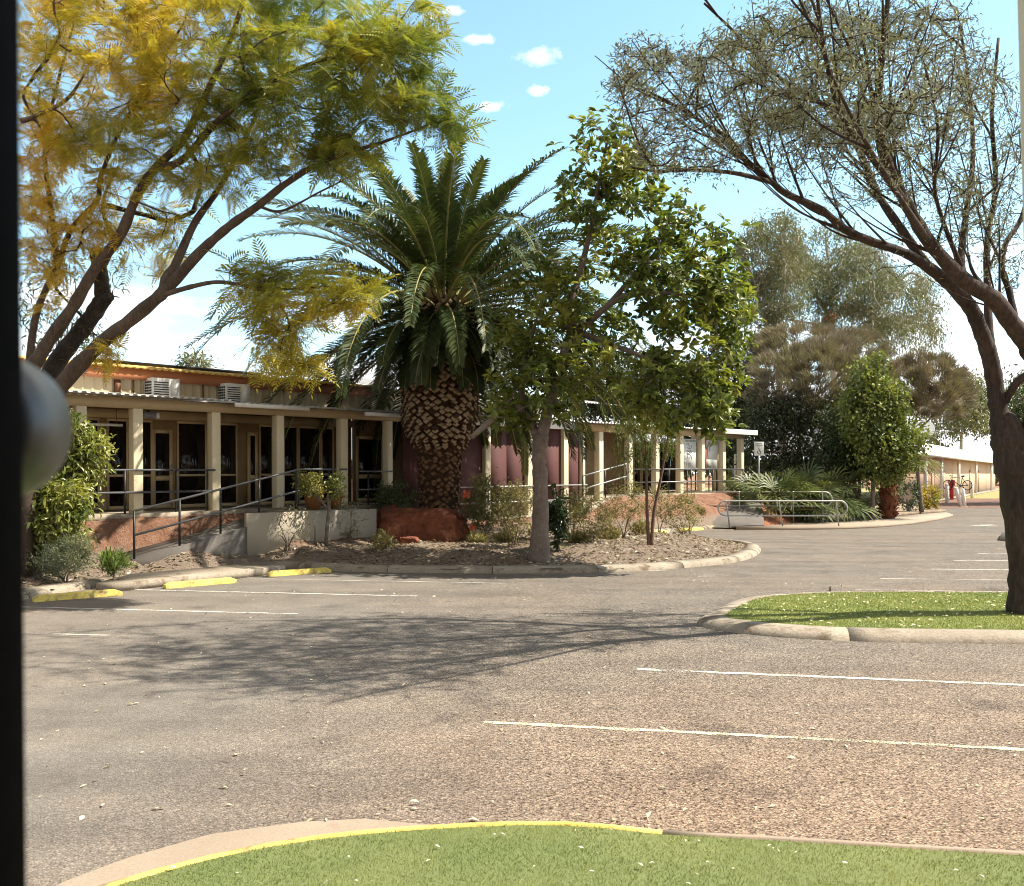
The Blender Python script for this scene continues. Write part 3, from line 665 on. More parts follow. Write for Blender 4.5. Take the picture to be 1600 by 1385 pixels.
for a,b in ((60,104),(114,152),(170,197),(217,235),(279,320),(342,368),(407,424),(444,463),(468,498),(503,519)):
    x0,x1=bx(a,WY),bx(b,WY)
    f=MB(); fy0,fy1=WY-.05,WY-.003; t=.05
    f.box(x0-t,x0,fy0,fy1,DZ+.004,3.6); f.box(x1,x1+t,fy0,fy1,DZ+.004,3.6); f.box(x0-t,x1+t,fy0,fy1,3.602,3.67)
    f.box(x0,x1,fy0,fy1,DZ+.004,DZ+.10); f.box(x0,x1,fy0,fy1,2.16,2.22)
    w=f.build('window',tan_light,A)
    part('pane',glass,w,lambda m:m.box(x0+.001,x1-.001,WY-.03,WY-.004,DZ+.101,3.6))
for a,b in ((237,269),(386,402),(556,598)):
    x0,x1=bx(a,WY),bx(b,WY); f=MB(); t=.09
    f.box(x0,x0+t,WY-.06,WY-.003,DZ+.004,3.42); f.box(x1-t,x1,WY-.06,WY-.003,DZ+.004,3.42); f.box(x0+t,x1-t,WY-.06,WY-.003,3.32,3.42)
    f.box(x0+t,x1-t,WY-.06,WY-.003,DZ+.004,DZ+.12); f.box(x0+t,x1-t,WY-.06,WY-.003,2.05,2.18)
    d=f.build('door',tan_light,A)
    part('pane',glass,d,lambda m:m.box(x0+t,x1-t,WY-.035,WY-.004,DZ+.12,3.32))
    part('handle',galv,d,lambda m:(m.box(x1-.06,x1-.03,WY-.12,WY-.1,2.2,2.5),m.box(x1-.055,x1-.035,WY-.1,WY-.06,2.22,2.25),m.box(x1-.055,x1-.035,WY-.1,WY-.06,2.45,2.48)))
part('downpipe',brown,A,lambda m:m.box(bx(178,WY),bx(186,WY),WY-.14,WY-.045,4.24,4.66))
for px in (207,316): part('conduit',brown,A,lambda m:m.box(bx(px,WY),bx(px,WY)+.03,WY-.08,WY-.045,4.24,4.8))

B=empty('screened_wing',Bw(0,0,0),'long verandah wing with maroon shade screens and white roof edge behind the palm','building',rot=TILT)
LOW=.72; X1=16.9; X2=29.9
part('deck',concrete,B,lambda m:(m.box(Amax+.02,X1,-.2,2.8,LOW-.14,LOW),m.box(19.2,X2+.4,-.45,2.8,DZ-.16,DZ),m.box(19.2,X2+.4,.2,.5,0,DZ-.163),
   m.add([(X1+.02,-.3,LOW),(19.18,-.3,DZ),(19.18,1.5,DZ),(X1+.02,1.5,LOW),(X1+.02,-.3,0),(19.18,-.3,0),(19.18,1.5,0),(X1+.02,1.5,0)],[(0,1,2,3),(0,4,5,1),(3,2,6,7)])))
part('wall',tan,B,lambda m:(m.box(Amax+.4,24.6,2.5,2.68,LOW,4.2),m.box(24.42,24.6,2.69,6.5,LOW,4.2)))
part('upper_wall',cream,B,lambda m:(ribwall(m,Amax+1.2,19,2.9,4.32,5.1),m.box(Amax+1.2,19,2.93,3.1,4.32,5.1)))
part('roof',grey_roof,B,lambda m:(corr(m,Amax+.9,23.5,2.3,5.12,7.5,5.9),corr(m,Amax+.05,X2+.55,.25,4.11,2.9,4.20)))
part('verandah_roof',zinc,B,lambda m:corr(m,Amax+.05,X2+.55,-.52,4.08,.25,4.11,.2,.04))
part('fascia',white_paint,B,lambda m:m.box(Amax+.05,16.9,-.20,-.13,3.80,4.06),bevel=.006)
part('fascia',white_paint,B,lambda m:m.box(bx(1131,-.5),X2+.6,-.60,-.55,3.93,4.16),bevel=.006)
part('fascia',white_paint,B,lambda m:m.box(Amax+.6,16.0,-.1,-.03,4.55,4.66),bevel=.006)
part('beam',tan_light,B,lambda m:(m.box(16.95,X2+.2,-.12,.10,3.78,4.05),m.box(Amax,16.9,-.12,.12,3.80,4.07),m.box(X2-.1,X2+.15,.12,2.6,3.8,4.05)))
for px,lo in ((759,LOW),(824.5,LOW),(881,LOW),(909,LOW),(936,.98),(982.5,DZ),(1024,DZ),(1062,DZ),(1095.5,DZ),(1128.5,DZ),(1157,DZ)):
    x=bx(px); w=.13 if px!=909 else .06
    part('post',cream_post,B,lambda m:m.box(x-w,x+w,-.125,.125,lo+.003,3.777 if px>930 else 3.797),bevel=.008)
for px in (776,800,845,875,893):
    x=bx(px); part('strut',white_paint,B,lambda m:m.box(x-.04,x+.04,-.1,-.03,4.1,4.55))
edges=[Amax+.08]+[bx(p) for p in (759,824.5,881,909)]
for a,b in zip(edges[:-1],edges[1:]):
    nn=2 if b-a>1.5 else 1; w_=(b-a-.28)/nn
    for i in range(nn):
        x0=a+.14+i*w_; s=MB(); s.box(x0+.006,x0+w_-.006,.02,.045,LOW+.05,3.78)
        s.build('screen',maroon,B)
for px0,px1 in ((1003,1020),(1028,1058),(990,999)):
    x0,x1=bx(px0,2.5),bx(px1,2.5); f=part('window',tan_light,B,lambda m:(m.box(x0-.06,x0,2.44,2.497,DZ,3.6),m.box(x1,x1+.06,2.44,2.497,DZ,3.6),m.box(x0,x1,2.44,2.497,3.5,3.6)))
    part('pane',glass,f,lambda m:m.box(x0,x1,2.46,2.496,DZ+.05,3.5))
for a,b in ((1064,1093),(1099,1126)):
    x0,x1=bx(a)+.02,bx(b)-.05; f=part('window',dark_steel,B,lambda m:(m.box(x0,x1,.13,.17,2.28,2.34),m.box(x0,x0+.05,.13,.17,DZ,2.28),m.box(x1-.05,x1,.13,.17,DZ,2.28),m.box((x0+x1)/2-.02,(x0+x1)/2+.02,.13,.17,DZ,2.28)))
part('post',tan_light,B,lambda m:m.box(X2-.1,X2+.15,1.2,1.45,DZ,3.8))
part('post',cream_post,B,lambda m:m.box(bx(1150,1.6)-.06,bx(1150,1.6)+.06,1.55,1.67,DZ,3.1))

# notices on the glass of the last bays
def board(label,px0,px1,z0,z1,design):
    x0,x1=bx(px0),bx(px1); b=empty('notice_board',Bw(x0,.08,z0),label,'notice board',None,TILT); w=x1-x0; h=z1-z0
    part('panel',paper,b,lambda m:m.box(0,w,0,.03,0,h))
    m1=MB(); m2=MB(); design(m1,m2,w,h)
    m1.build('lettering',ink,b); m2.build('picture',ink_soft,b)
def d1(m,s,w,h):
    r=rs(4)
    def st(pts): m.tube([(a*w,-.006,b*h) for a,b in pts],.012,4)
    st([(.35,.80),(.45,.86),(.55,.74),(.40,.70),(.62,.66),(.72,.80)]); st([(.42,.62),(.36,.52),(.52,.50),(.60,.56),(.45,.58)]); st([(.40,.36),(.40,.48),(.58,.48),(.58,.36),(.40,.36)]); st([(.62,.45),(.70,.36),(.68,.30)]); st([(.5,.64),(.66,.58),(.6,.5)])
    for i in range(3): m.box((.14+.0*i)*w,.2*w+.03*i,-.008,-.002,(.07+.05*i)*h,(.10+.05*i)*h)
    for i in range(4): m.box(.45*w,(.60+.05*(i%2))*w,-.008,-.002,(.05+.04*i)*h,(.065+.04*i)*h)
    s.box(.16*w,.36*w,-.007,-.002,.24*h,.26*h); s.box(.30*w,.95*w,-.007,-.002,.90*h,.97*h); s.tube([(.2*w,-.006,.2*h),(.3*w,-.006,.26*h),(.38*w,-.006,.1*h)],.02,4)
def d2(m,s,w,h):
    s.box(.02*w,.48*w,-.008,-.002,.03*h,.34*h); s.box(.55*w,.98*w,-.008,-.002,.82*h,.97*h)
    for i in range(4): m.box((.06+.11*i)*w,(.075+.11*i)*w,-.012,-.009,.04*h,(.24+.03*(i%2))*h)
    s.tube([(.1*w,-.006,.4*h),(.14*w,-.006,.7*h),(.3*w,-.006,.92*h)],.05,5); s.tube([(.4*w,-.006,.9*h),(.3*w,-.006,.6*h)],.03,5)
board('white poster with dark sketchy drawing in the bay left of the red banner',1066.5,1090.5,2.36,3.66,d1)
board('white poster with grey green picture beside the red banner',1104,1124,2.36,3.66,d2)
mb=MB(); mb.box(bx(1099.5),bx(1103.5),-.02,.02,2.36,3.72); o=mb.build('banner',red_paint); mb=None
bm_=bpy.data.materials.new('red_banner'); bm_.use_nodes=True; bm_.node_tree.nodes['Principled BSDF'].inputs['Base Color'].default_value=(.52,.10,.06,1); bm_.node_tree.nodes['Principled BSDF'].inputs['Roughness'].default_value=.7
o.data.materials[0]=bm_; o.location=Bw(0,0,0); o.rotation_euler=TILT; tag(o,'narrow red banner strip hanging between the two white posters','banner')

# air conditioners on the upper wall
def aircon(px,label):
    x=bx(px,1.72); a=empty('air_conditioner',Bw(x,1.72,4.20),label,'air conditioner','window air conditioners above the verandah roof',TILT)
    part('case',white_paint,a,lambda m:m.box(0,.78,0,.44,.0,.56),bevel=.01)
    part('side_louvre',dark_steel,a,lambda m:[m.box(-.012,-.002,.04+.09*j,.10+.09*j,.05+.075*i,.095+.075*i) for i in range(6) for j in range(4)])
    part('front_grille',dark_steel,a,lambda m:[m.box(.05,.46,-.012,-.002,.06+.062*i,.085+.062*i) for i in range(7)])
    part('control_panel',white_paint,a,lambda m:(m.box(.54,.75,-.02,-.003,.04,.52),m.box(.62,.67,-.032,-.021,.28,.32)))
    return a
aircon(238,'white window air conditioner right of the brown downpipe on the cream wall')
aircon(353,'white window air conditioner half hidden by the palm frond tips')
sp=empty('solar_panel',Bw(bx(132,4.0),3.6,5.30),'dark thin solar panel lying on the yellow roof behind the branch','solar panel',None,TILT)
part('panel',solarM,sp,lambda m:m.box(0,5.4,0,1.2,0,.05)); part('rail',galv,sp,lambda m:(m.box(0,5.4,.1,.16,-.09,-.003),m.box(0,5.4,1,1.06,-.09,-.003)))
hl=empty('hanging_light',Bw(bx(128,1.2),1.2,3.42),'thin fluorescent tube light hanging from chains under the verandah roof at far left','light',None,TILT)
part('batten',white_paint,hl,lambda m:m.box(-.5,1.0,-.05,.05,.0,.06)); part('chain',brown,hl,lambda m:(m.box(-.35,-.335,-.01,.01,.062,.60),m.box(.85,.865,-.01,.01,.062,.60)))
sb=empty('wall_box',Bw(bx(224,.5),.5,3.62),'small grey box fixed under the verandah beam right of the first post','box',None,TILT)
part('box',grey_steel,sb,lambda m:m.box(0,.34,0,.14,0,.16),bevel=.01); part('lamp',white_paint,sb,lambda m:m.box(.36,.44,.02,.1,.0,.14)); part('bracket',dark_steel,sb,lambda m:m.box(.15,.19,.05,.09,.162,.42))

# ---- ramp with rendered wall
rp=empty('access_ramp',Bw(RX,RY,0),'concrete wheelchair ramp rising to the deck behind a pale rendered wall','ramp',None,(0,0,ANG))
L1=RL; XE=RE
def slab(m): m.add([(0,0,.38),(L1,0,1.285),(L1,1.2,1.285),(0,1.2,.38),(0,0,0),(L1,0,0),(L1,1.2,0),(0,1.2,0)],[(0,1,2,3),(0,4,5,1),(3,2,6,7),(1,5,6,2),(0,3,7,4),(4,7,6,5)])
part('slab',grey_concrete,rp,slab)
part('landing',pale_render,rp,lambda m:m.box(L1+.003,XE,.12,-.385-RY,1.12,1.285))
part('retaining_wall',pale_render,rp,lambda m:(m.box(L1-1.5,XE,-.06,.117,.1,1.295),))
def rail_thing(name,label,base,posts,rails,mat,mat2=None,r=.025,rot=(0,0,0),group=None):
    o=empty(name,base,label,'handrail',group,rot); b=np.asarray(base) if rot==(0,0,0) else np.zeros(3)
    for p,q in posts: part('post',mat,o,lambda m:m.tube([np.array(p)-b,np.array(q)-b],r,8),smooth=False)
    for pts in rails:
        part('rail',mat2 or mat,o,lambda m:m.tube(np.array(pts)-b,r,8),smooth=True)
    return o
def rz(x): return .38+.905*min(1,max(0,(x)/L1))
ps=[bx(p,RY+.1)-RX for p in (210,281,345,405,463,514)]; pe=bx(542,RY+.1)-RX
rail_thing('ramp_handrail','dark steel handrail sloping up the left ramp to the landing',Bw(RX,RY+.11,0),
   [((x,0,rz(x)-(.0 if x<3.8 else 0)),(x,0,rz(x)+1.05)) for x in ps],
   [[(0,0,1.43),(L1,0,2.335),(L1+.18,0,2.36),(pe,0,2.36)],[(0,0,.90),(L1,0,1.80),(L1+.18,0,1.82),(ps[-1],0,1.82)]],dark_steel,grey_steel,.027,(0,0,ANG))
def deck_rail(label,x0,x1,z,posts,mat2=grey_steel,y=-.16):
    rail_thing('deck_railing',label,Bw(x0,y,z),[((x-x0,0,0),(x-x0,0,1.03)) for x in posts],[[(0,0,1.03),(x1-x0,0,1.03)],[(0,0,.5),(x1-x0,0,.5)]],dark_steel,mat2,.026,TILT)
deck_rail('two bar railing along the deck edge between the first cream posts',-9,bx(331),DZ,[-7,-4.5,-2.6,bx(190),bx(270),bx(319)])
deck_rail('two bar railing before the glass entry door beside the palm trunk',bx(556),bx(609),DZ-.05,[bx(570)])
deck_rail('pale two bar railing in front of the maroon shade screens',bx(690),bx(912),LOW,[bx(700),bx(788),bx(860),bx(905)],galv)
deck_rail('two bar railing of the deck end bays below the posters',bx(986),X2+.1,DZ,[bx(1003),bx(1040),bx(1075),bx(1109),bx(1140),X2])
xa,xb=bx(911,-.75),bx(979,-.75)
za,zb=bz(744,xa,-.75),bz(725,xb,-.75)
rail_thing('ramp_handrail','pale sloping handrail of the second ramp seen behind the twin stemmed sapling',Bw(xa,-.75,0),
   [((0,0,za-1.0),(0,0,za)),(((xb-xa)*.5,0,(za+zb)/2-1.05),((xb-xa)*.5,0,(za+zb)/2)),((xb-xa,0,zb-1.05),(xb-xa,0,zb))],
   [[(0,0,za),(xb-xa,0,zb)],[(0,0,za-.48),(xb-xa,0,zb-.48)]],dark_steel,galv,.028,TILT)
# silver looped handrails beside the lane
def loop_rail(label,tops,bots,yt,yl,xl,xr,d,loopl=True):
    base=G((bots[0]),0,.13) if False else W(bots[0],823,d); base=np.array([base[0],d,0.0])
    T=lambda px,py:W(px,py,d)
    pts=[(np.array([T(b,740)[0],d,0.06]),T(t,yt-1)) for t,b in zip(tops,bots)]
    zt,zl=T(0,yt)[2],T(0,yl)[2]; Rr=(zt-zl)/2; X0,X1_=T(xl,0)[0],T(xr,0)[0]
    rail=[]
    an=np.linspace(-math.pi/2,math.pi/2,9)
    right=[(X1_-Rr+Rr*math.cos(a),d,(zt+zl)/2+Rr*math.sin(a)) for a in an]
    left=[(X0+Rr-Rr*math.cos(a),d,(zt+zl)/2+Rr*math.sin(a)) for a in an[::-1]]
    if loopl: path=right+left+[right[0]]
    else: path=[(X0,d,zl)]+right+[(X0,d,zt)]
    rail_thing('looped_handrail',label,base,pts,[path],galv,galv,.03)
loop_rail('silver tube handrail with rounded ends, nearer of the pair beside the lane',(1135,1217,1306),(1140,1223,1311),783,806,1122,1324,38.7)
loop_rail('silver tube handrail with one rounded end, farther of the pair beside the lane',(1155,1239,1285),(1156,1240,1286),769,791,1070,1300,41.0,False)

# ---- wheel stops
def wheel_stop(label,p0,p1):
    a,b=G(*p0),G(*p1); c=(a+b)/2; Lh=max(.75,np.linalg.norm(b-a)/2); an=math.atan2(*(b-a)[1::-1])
    o=empty('wheel_stop',(c[0],c[1],.008),label,'wheel stop','yellow wheel stops at the parking bays',(0,0,an))
    m=MB(); V=[];st=[(-Lh,.6),(-Lh+.12,1),(Lh-.12,1),(Lh,.6)]
    for x,k in st:
        for y,z in ((-.085,0),(-.06,.115*k),(.06,.115*k),(.085,0)): V.append((x,y,z))
    Q=[(4*i+j,4*i+4+j,4*i+5+j,4*i+1+j) for i in range(3) for j in range(3)]+[(0,1,2,3),(15,14,13,12)]
    m.add(V,Q); m.build('block',yellow_paint,o,bevel=.012)
    return o
for lb,a,b in (('yellow concrete wheel stop nearest the door edge at far left',(57,941),(185,931)),('yellow wheel stop before the pale kerb apron below the ramp foot',(262,920),(363,911.5)),
   ('dull yellow wheel stop in the shade below the white ramp wall',(428,901),(507,895.5)),('yellow wheel stop at the lane head behind the twin stemmed sapling',(1017,836),(1037,834)),
   ('yellow wheel stop at the lane head right of the sparse shrub',(1068,830.5),(1091,829)),('yellow wheel stop at the foot of the silver handrail',(1113,826.5),(1140,825))):
    wheel_stop(lb,a,b)

# ---- sign by the handrails
sg=empty('parking_sign',np.array([W(1186,740,43)[0],43,.15]),'small white parking sign on a grey pole above the low palms','sign')
zc=W(0,701.5,43)[2]-.15
part('pole',galv,sg,lambda m:m.tube([(0,.03,0),(0,.03,zc+.28)],.03,8))
part('plate',white_paint,sg,lambda m:m.box(-.215,.215,-.012,.0,zc-.31,zc+.31),bevel=.01)
def sgp(m):
    r=rs(2)
    for row,zz_ in enumerate((.23,.16)):
        x=-.16
        while x<.15:
            w=.02+.03*r.rand(); m.box(x,min(x+w,.17),-.017,-.0135,zc+zz_-.022,zc+zz_+.022); x+=w+.014
    m.box(-.17,.17,-.017,-.0135,zc+.085,zc+.092)
    an=np.linspace(R(140),R(400),14); m.tube([(.0+.075*math.cos(-a+R(180)),-.016,zc-.15+.085*math.sin(-a+R(180))) for a in an],.014,5)
    m.tube([(-.03,-.016,zc+.02),(.015,-.016,zc-.03),(.02,-.016,zc-.12),(.06,-.016,zc-.13)],.014,5)
part('symbol',ink,sg,sgp)

# ---- pots and stake
for lb,px,y,s in (('orange terracotta pot on the landing left of the shrub trunk',490,-1.15,1.0),('smaller terracotta pot on the landing right of the shrub trunk',524,-1.25,.72)):
    x=bx(px,y); b=Bw(x,y,1.285); o=empty('flower_pot',b,lb,'pot')
    part('bowl',terracotta,o,lambda m:m.lathe([(0,.0),(.17*s,0),(.27*s,.42*s),(.24*s,.44*s),(.22*s,.40*s),(0,.39*s)]),smooth=False)
    part('rim',terracotta,o,lambda m:m.lathe([(.272*s,.40*s),(.30*s,.40*s),(.31*s,.49*s),(.26*s,.49*s),(.245*s,.445*s)]))
p=G(492,861,.3); mb=MB(); mb.tube([(0,0,-.05),(.005,0,.25),(0,.01,.48)],[.018,.017,.015],6); o=mb.build('garden_stake',twigM); o.location=(p[0],p[1],gz(p[0],p[1])); tag(o,'thin wooden stake standing in the mulch before the white wall','stake')

# ---- red rock at the palm foot
def rock(name,label,c,sx,sy,sz,seed,flat=.5,sub=5,amp=.16,sq=.55):
    bm=bmesh.new(); bmesh.ops.create_icosphere(bm,subdivisions=sub,radius=1)
    for v in bm.verts:
        p=v.co.copy(); q=Vector([math.copysign(abs(t)**sq,t) for t in p]); l=max(.001,q.length); q=q*(1/max(abs(q.x),abs(q.y),abs(q.z),1e-6))*.25+q*.75
        n=mnoise.fractal(p*1.6+Vector((seed,0,0)),1.0,2.0,5)*amp+mnoise.fractal(p*6+Vector((seed,3,0)),1,2,4)*amp*.28
        rdg=abs(mnoise.noise(p*2.6+Vector((0,seed,0))))*amp*.7
        q=q*(1+n-rdg); v.co=(q.x*sx,q.y*sy,(q.z+.75)*sz/1.75)
    me=bpy.data.meshes.new(name); bm.to_mesh(me); bm.free(); me.materials.append(rockM)
    for pl in me.polygons: pl.use_smooth=True
    o=bpy.data.objects.new(name,me); COL.objects.link(o); o.location=c; return tag(o,label,'rock')
rc=np.array([W(656,860,27.0)[0],27.0,.04]); rock('red_rock','large flat topped red boulder at the foot of the palm',rc,1.34,1.0,1.30,2.0,amp=.15,sq=.78)
p=W(640,866,25.4); rock('red_rock','small orange red stone lying before the large boulder',(p[0],p[1],gz(p[0],p[1])-.03),.25,.19,.20,7.0,sub=4,amp=.3)

# ------------------------------------------------------------------ far building, bollards, bicycle
fb=empty('far_building',(0,0,0),'low peach walled building with long white roof and slim posts beyond the bollards','building')
FA,FBp=np.array([30.1-5.0,70.6-8.3]),np.array([66.5,131.0]); fu=nrm(FBp-FA); fang=math.atan2(fu[1],fu[0]); fL=np.linalg.norm(FBp-FA); fb.location=(FA[0],FA[1],0.02); fb.rotation_euler=(0,0,fang)
part('wall',peach,fb,lambda m:m.box(0,fL,.5,.8,0,3.9))
part('floor',concrete,fb,lambda m:m.box(0,fL,-.4,.497,0,.1))
def froof(m):
    m.add([(-.6,-.35,3.72),(fL+.6,-.35,3.72),(fL+.6,4.4,5.45),(-.6,4.4,5.45),(fL+.6,10,3.72),(-.6,10,3.72)],[(0,1,2,3),(3,2,4,5),(0,3,5),(1,4,2)])
part('roof',far_roof,fb,froof); part('fascia',far_roof,fb,lambda m:m.box(-.6,fL+.6,-.38,-.353,3.5,3.74))
part('ceiling',peach,fb,lambda m:m.box(0,fL,-.34,.497,3.55,3.6))
def fx(px):
    r=(px-800)/F; return (r*FA[1]-FA[0])/(fu[0]-r*fu[1])
for px in (1446,1471,1498,1525,1549,1568,1583): part('post',white_paint,fb,lambda m:m.box(fx(px)-.12,fx(px)+.12,-.12,.12,.103,3.547))
for px in (1467,1484,1523,1536): 
    x=fx(px); d=part('door',peach_door,fb,lambda m:m.box(x-.6,x+.6,.43,.497,.12,2.6))
sd=empty('satellite_dish',np.array([*(FA+fu*(fx(1503))+np.array([-fu[1],fu[0]])*3.4),5.12]),'white satellite dish standing on the far white roof','satellite dish')
part('mast',galv,sd,lambda m:m.tube([(0,0,-.05),(0,0,1.1)],.06,8))
m=MB(); m.lathe([(.02*.75,0),(.5*.75,.03),(.95*.75,.11),(1.3*.75,.22),(1.28*.75,.24),(.9*.75,.14),(.02,.03)],n=28); d=m.build('dish',white_paint,sd,smooth=True); d.location=(-.1,-.25,1.35); d.rotation_euler=(R(68),0,R(-28))
part('feed_arm',galv,sd,lambda m:(m.tube([(-.1,-.25,.75),(-.75,-1.3,1.35)],.03,6),m.box(-.83,-.69,-1.38,-1.24,1.3,1.46)))
an_=empty('roof_aerial',np.array([*(FA+fu*(fx(1530))+np.array([-fu[1],fu[0]])*4.0),5.3]),'thin roof aerial right of the satellite dish','aerial')
part('mast',galv,an_,lambda m:m.tube([(0,0,-.05),(0,0,1.9)],.05,6)); part('crossbar',galv,an_,lambda m:(m.tube([(-.9,0,1.8),(.9,0,1.8)],.035,5),m.tube([(-.5,-.4,1.81),(-.5,.4,1.81)],.03,5),m.tube([(.4,-.4,1.81),(.4,.4,1.81)],.03,5)))
def bollard(label,x0,y0,x1,y1,r=.13):
    b=G(x0,y0); t=W(x1,y1,b[1]); v=t-b; o=empty('bollard',b,label,'bollard','white bollards at the end of the road')
    part('post',white_paint,o,lambda m:m.tube([(0,0,-.03),v*.5,v*.97,v],[r,r,r,r*.7],10)); part('base',concrete,o,lambda m:m.lathe([(r*1.6,-.02),(r*1.6,.03),(0,.035)],n=12))
for a in (('white bollard leftmost of the row beside the yellow flowering bush',1470,779,1470,756,.13),('white bollard in front of the left bicycle wheel',1480,786,1479,756),
   ('leaning white bollard in front of the bicycle',1502,792,1493,762),('slightly leaning white bollard below the rear bicycle wheel',1507,792,1504,764),
   ('white bollard standing alone right of the bicycle',1519,779,1518,754),('white bollard beside the dark tree trunk',1570,787,1567,762)): bollard(*a)

bd=82.0; bc=W(1493,758,bd); k=.0077*bd/1.5*1.0/0.42     # bicycle hung on a red stand
by0=W(1487,779,bd)
stn=empty('repair_stand',(by0[0],bd,.02),'red post stand that holds up a bicycle by the bollards','stand')
part('column',red_paint,stn,lambda m:m.box(-.13,.13,-.10,.10,0,bc[2]-.1),bevel=.02); part('head',red_paint,stn,lambda m:m.box(-.30,.22,-.14,.14,bc[2]-.1,bc[2]+.42),bevel=.03)
part('clamp',dark_steel,stn,lambda m:m.box(-.02,.06,-.30,-.14,bc[2]+.30,bc[2]+.38))
bk=empty('bicycle',(bc[0],bd-.34,bc[2]),'bicycle hung clear of the ground on a red stand','bicycle')
S_=1.22; wl,wr=np.array([-.66,0,0])*S_,np.array([.70,0,-.02])*S_
for wc in (wl,wr):
    w_=MB(); an=np.linspace(0,2*math.pi,25); w_.tube([(wc[0]+.33*S_*math.cos(a),0,wc[2]+.33*S_*math.sin(a)) for a in an],.038,6,cap=False); wo=w_.build('wheel',rubber,bk)
    part('spokes',galv,wo,lambda m:[m.tube([wc,(wc[0]+.32*S_*math.cos(a),0,wc[2]+.32*S_*math.sin(a))],.006,3) for a in np.arange(12)*math.pi/6]); part('hub',dark_steel,wo,lambda m:m.tube([wc+[0,-.06,0],wc+[0,.06,0]],.05,8))
bb=np.array([.22,0,-.06])*S_; st_=np.array([.34,0,.48])*S_; hd=np.array([-.42,0,.55])*S_; hb=np.array([-.47,0,.42])*S_
part('frame',dark_steel,bk,lambda m:[m.tube(q,.028,6) for q in ([bb,st_],[st_,hd],[hb,bb],[hd,hb],[bb,wr],[st_,wr])])
part('fork',galv,bk,lambda m:(m.tube([hb+[0,-.06,0],wl+[0,-.06,0]],.022,6),m.tube([hb+[0,.06,0],wl+[0,.06,0]],.022,6)))
part('handlebar',dark_steel,bk,lambda m:(m.tube([hd,hd+[-.05,0,.12]],.025,6),m.tube([hd+[-.05,-.3,.13],hd+[-.09,0,.12],hd+[-.05,.3,.13]],.022,6)))
part('saddle',rubber,bk,lambda m:(m.tube([st_,st_+[.04,0,.14]],.02,6),m.tube([st_+[-.12,0,.15],st_+[.06,0,.16],st_+[.17,0,.17]],[.03,.07,.08],8)))
part('crank',dark_steel,bk,lambda m:(m.tube([bb+[0,-.03,0],bb+[0,.03,0]],.11,12),m.tube([bb+[-.1,-.07,-.17],bb+[0,-.06,0]],.02,5),m.tube([bb+[.1,.07,.17],bb+[0,.06,0]],.02,5),m.box(bb[0]-.17,bb[0]-.05,-.16,-.07,bb[2]-.2,bb[2]-.17),m.box(bb[0]+.05,bb[0]+.17,.07,.16,bb[2]+.16,bb[2]+.19)))

# ------------------------------------------------------------------ doorway the photo is taken from
dr=empty('door',(-.2604,.5,.625),'dark open door edge with a round knob, close to the camera','door',None,(0,R(-.5),0))
part('leaf',dark_door,dr,lambda m:m.box(-.82,0,0,.042,.0,2.15),bevel=.004)
kz=H+(HZ-662)/F*.56-.625
def knob(m): k=1.22; m.lathe([(r_*k,y_*k) for r_,y_ in [(0.0001,.042),(.019,.040),(.030,.032),(.037,.020),(.0395,.004),(.0385,-.010),(.036,-.019),(.031,-.0245),(.024,-.027),(.0001,-.028)]],c=(-.0525,.092,kz),n=48,axis='y')
part('knob',knobM,dr,knob,smooth=True); part('rose',knobM,dr,lambda m:m.lathe([(.0001,.012),(.022,.011),(.026,.0),(.026,-.002)],c=(-.0525,.045,kz),n=28,axis='y'))
pd_=2.4; ptp=W(1588,0,pd_); pbt=W(1600.5,490,pd_)
pst=empty('verandah_post',(pbt[0]+.02,pd_,0.0),'cream painted post close at the right edge of the view','post',None,(0,0,0))
lean=(ptp[0]-pbt[0])/(ptp[2]-pbt[2])
def postm(m):
    V=[]
    for z in (.0,4.2):
        x=lean*(z-pbt[2])-.02
        for a,b in ((0,-.14),(.14,-.14),(.14,0),(0,0)): V.append((x+a,b,z))
    m.add(V,[(0,3,2,1),(4,5,6,7),(0,1,5,4),(1,2,6,5),(2,3,7,6),(3,0,4,7)])
part('shaft',cream,pst,postm,bevel=.006)
mb=MB(); mb.box(-4,4,-4,.628,3.4,3.5); struct(mb.build('ceiling',brown))  # unseen room added to shade the door; ceiling edge set to shade the knob
mb=MB(); mb.box(-4.1,4.1,-4.2,-4.003,-.02,3.5); struct(mb.build('wall',brown))
mb=MB(); mb.box(-4.2,-4.003,-4,.4,-.02,3.397); struct(mb.build('wall',brown))
mb=MB(); mb.box(4.003,4.2,-4,.4,-.02,3.397); struct(mb.build('wall',brown))
mb=MB(); mb.box(.8,4.0,.55,.64,-.02,3.397); struct(mb.build('wall',brown))  # this and the next: unseen front walls added to keep ambient light off the knob
mb=MB(); mb.box(-4.0,-1.25,.55,.64,-.02,3.397); struct(mb.build('wall',brown))
part('footing',grey_concrete,pst,lambda m:m.box(lean*(-pbt[2])-.1,lean*(-pbt[2])+.22,-.22,.08,-.02,.14))

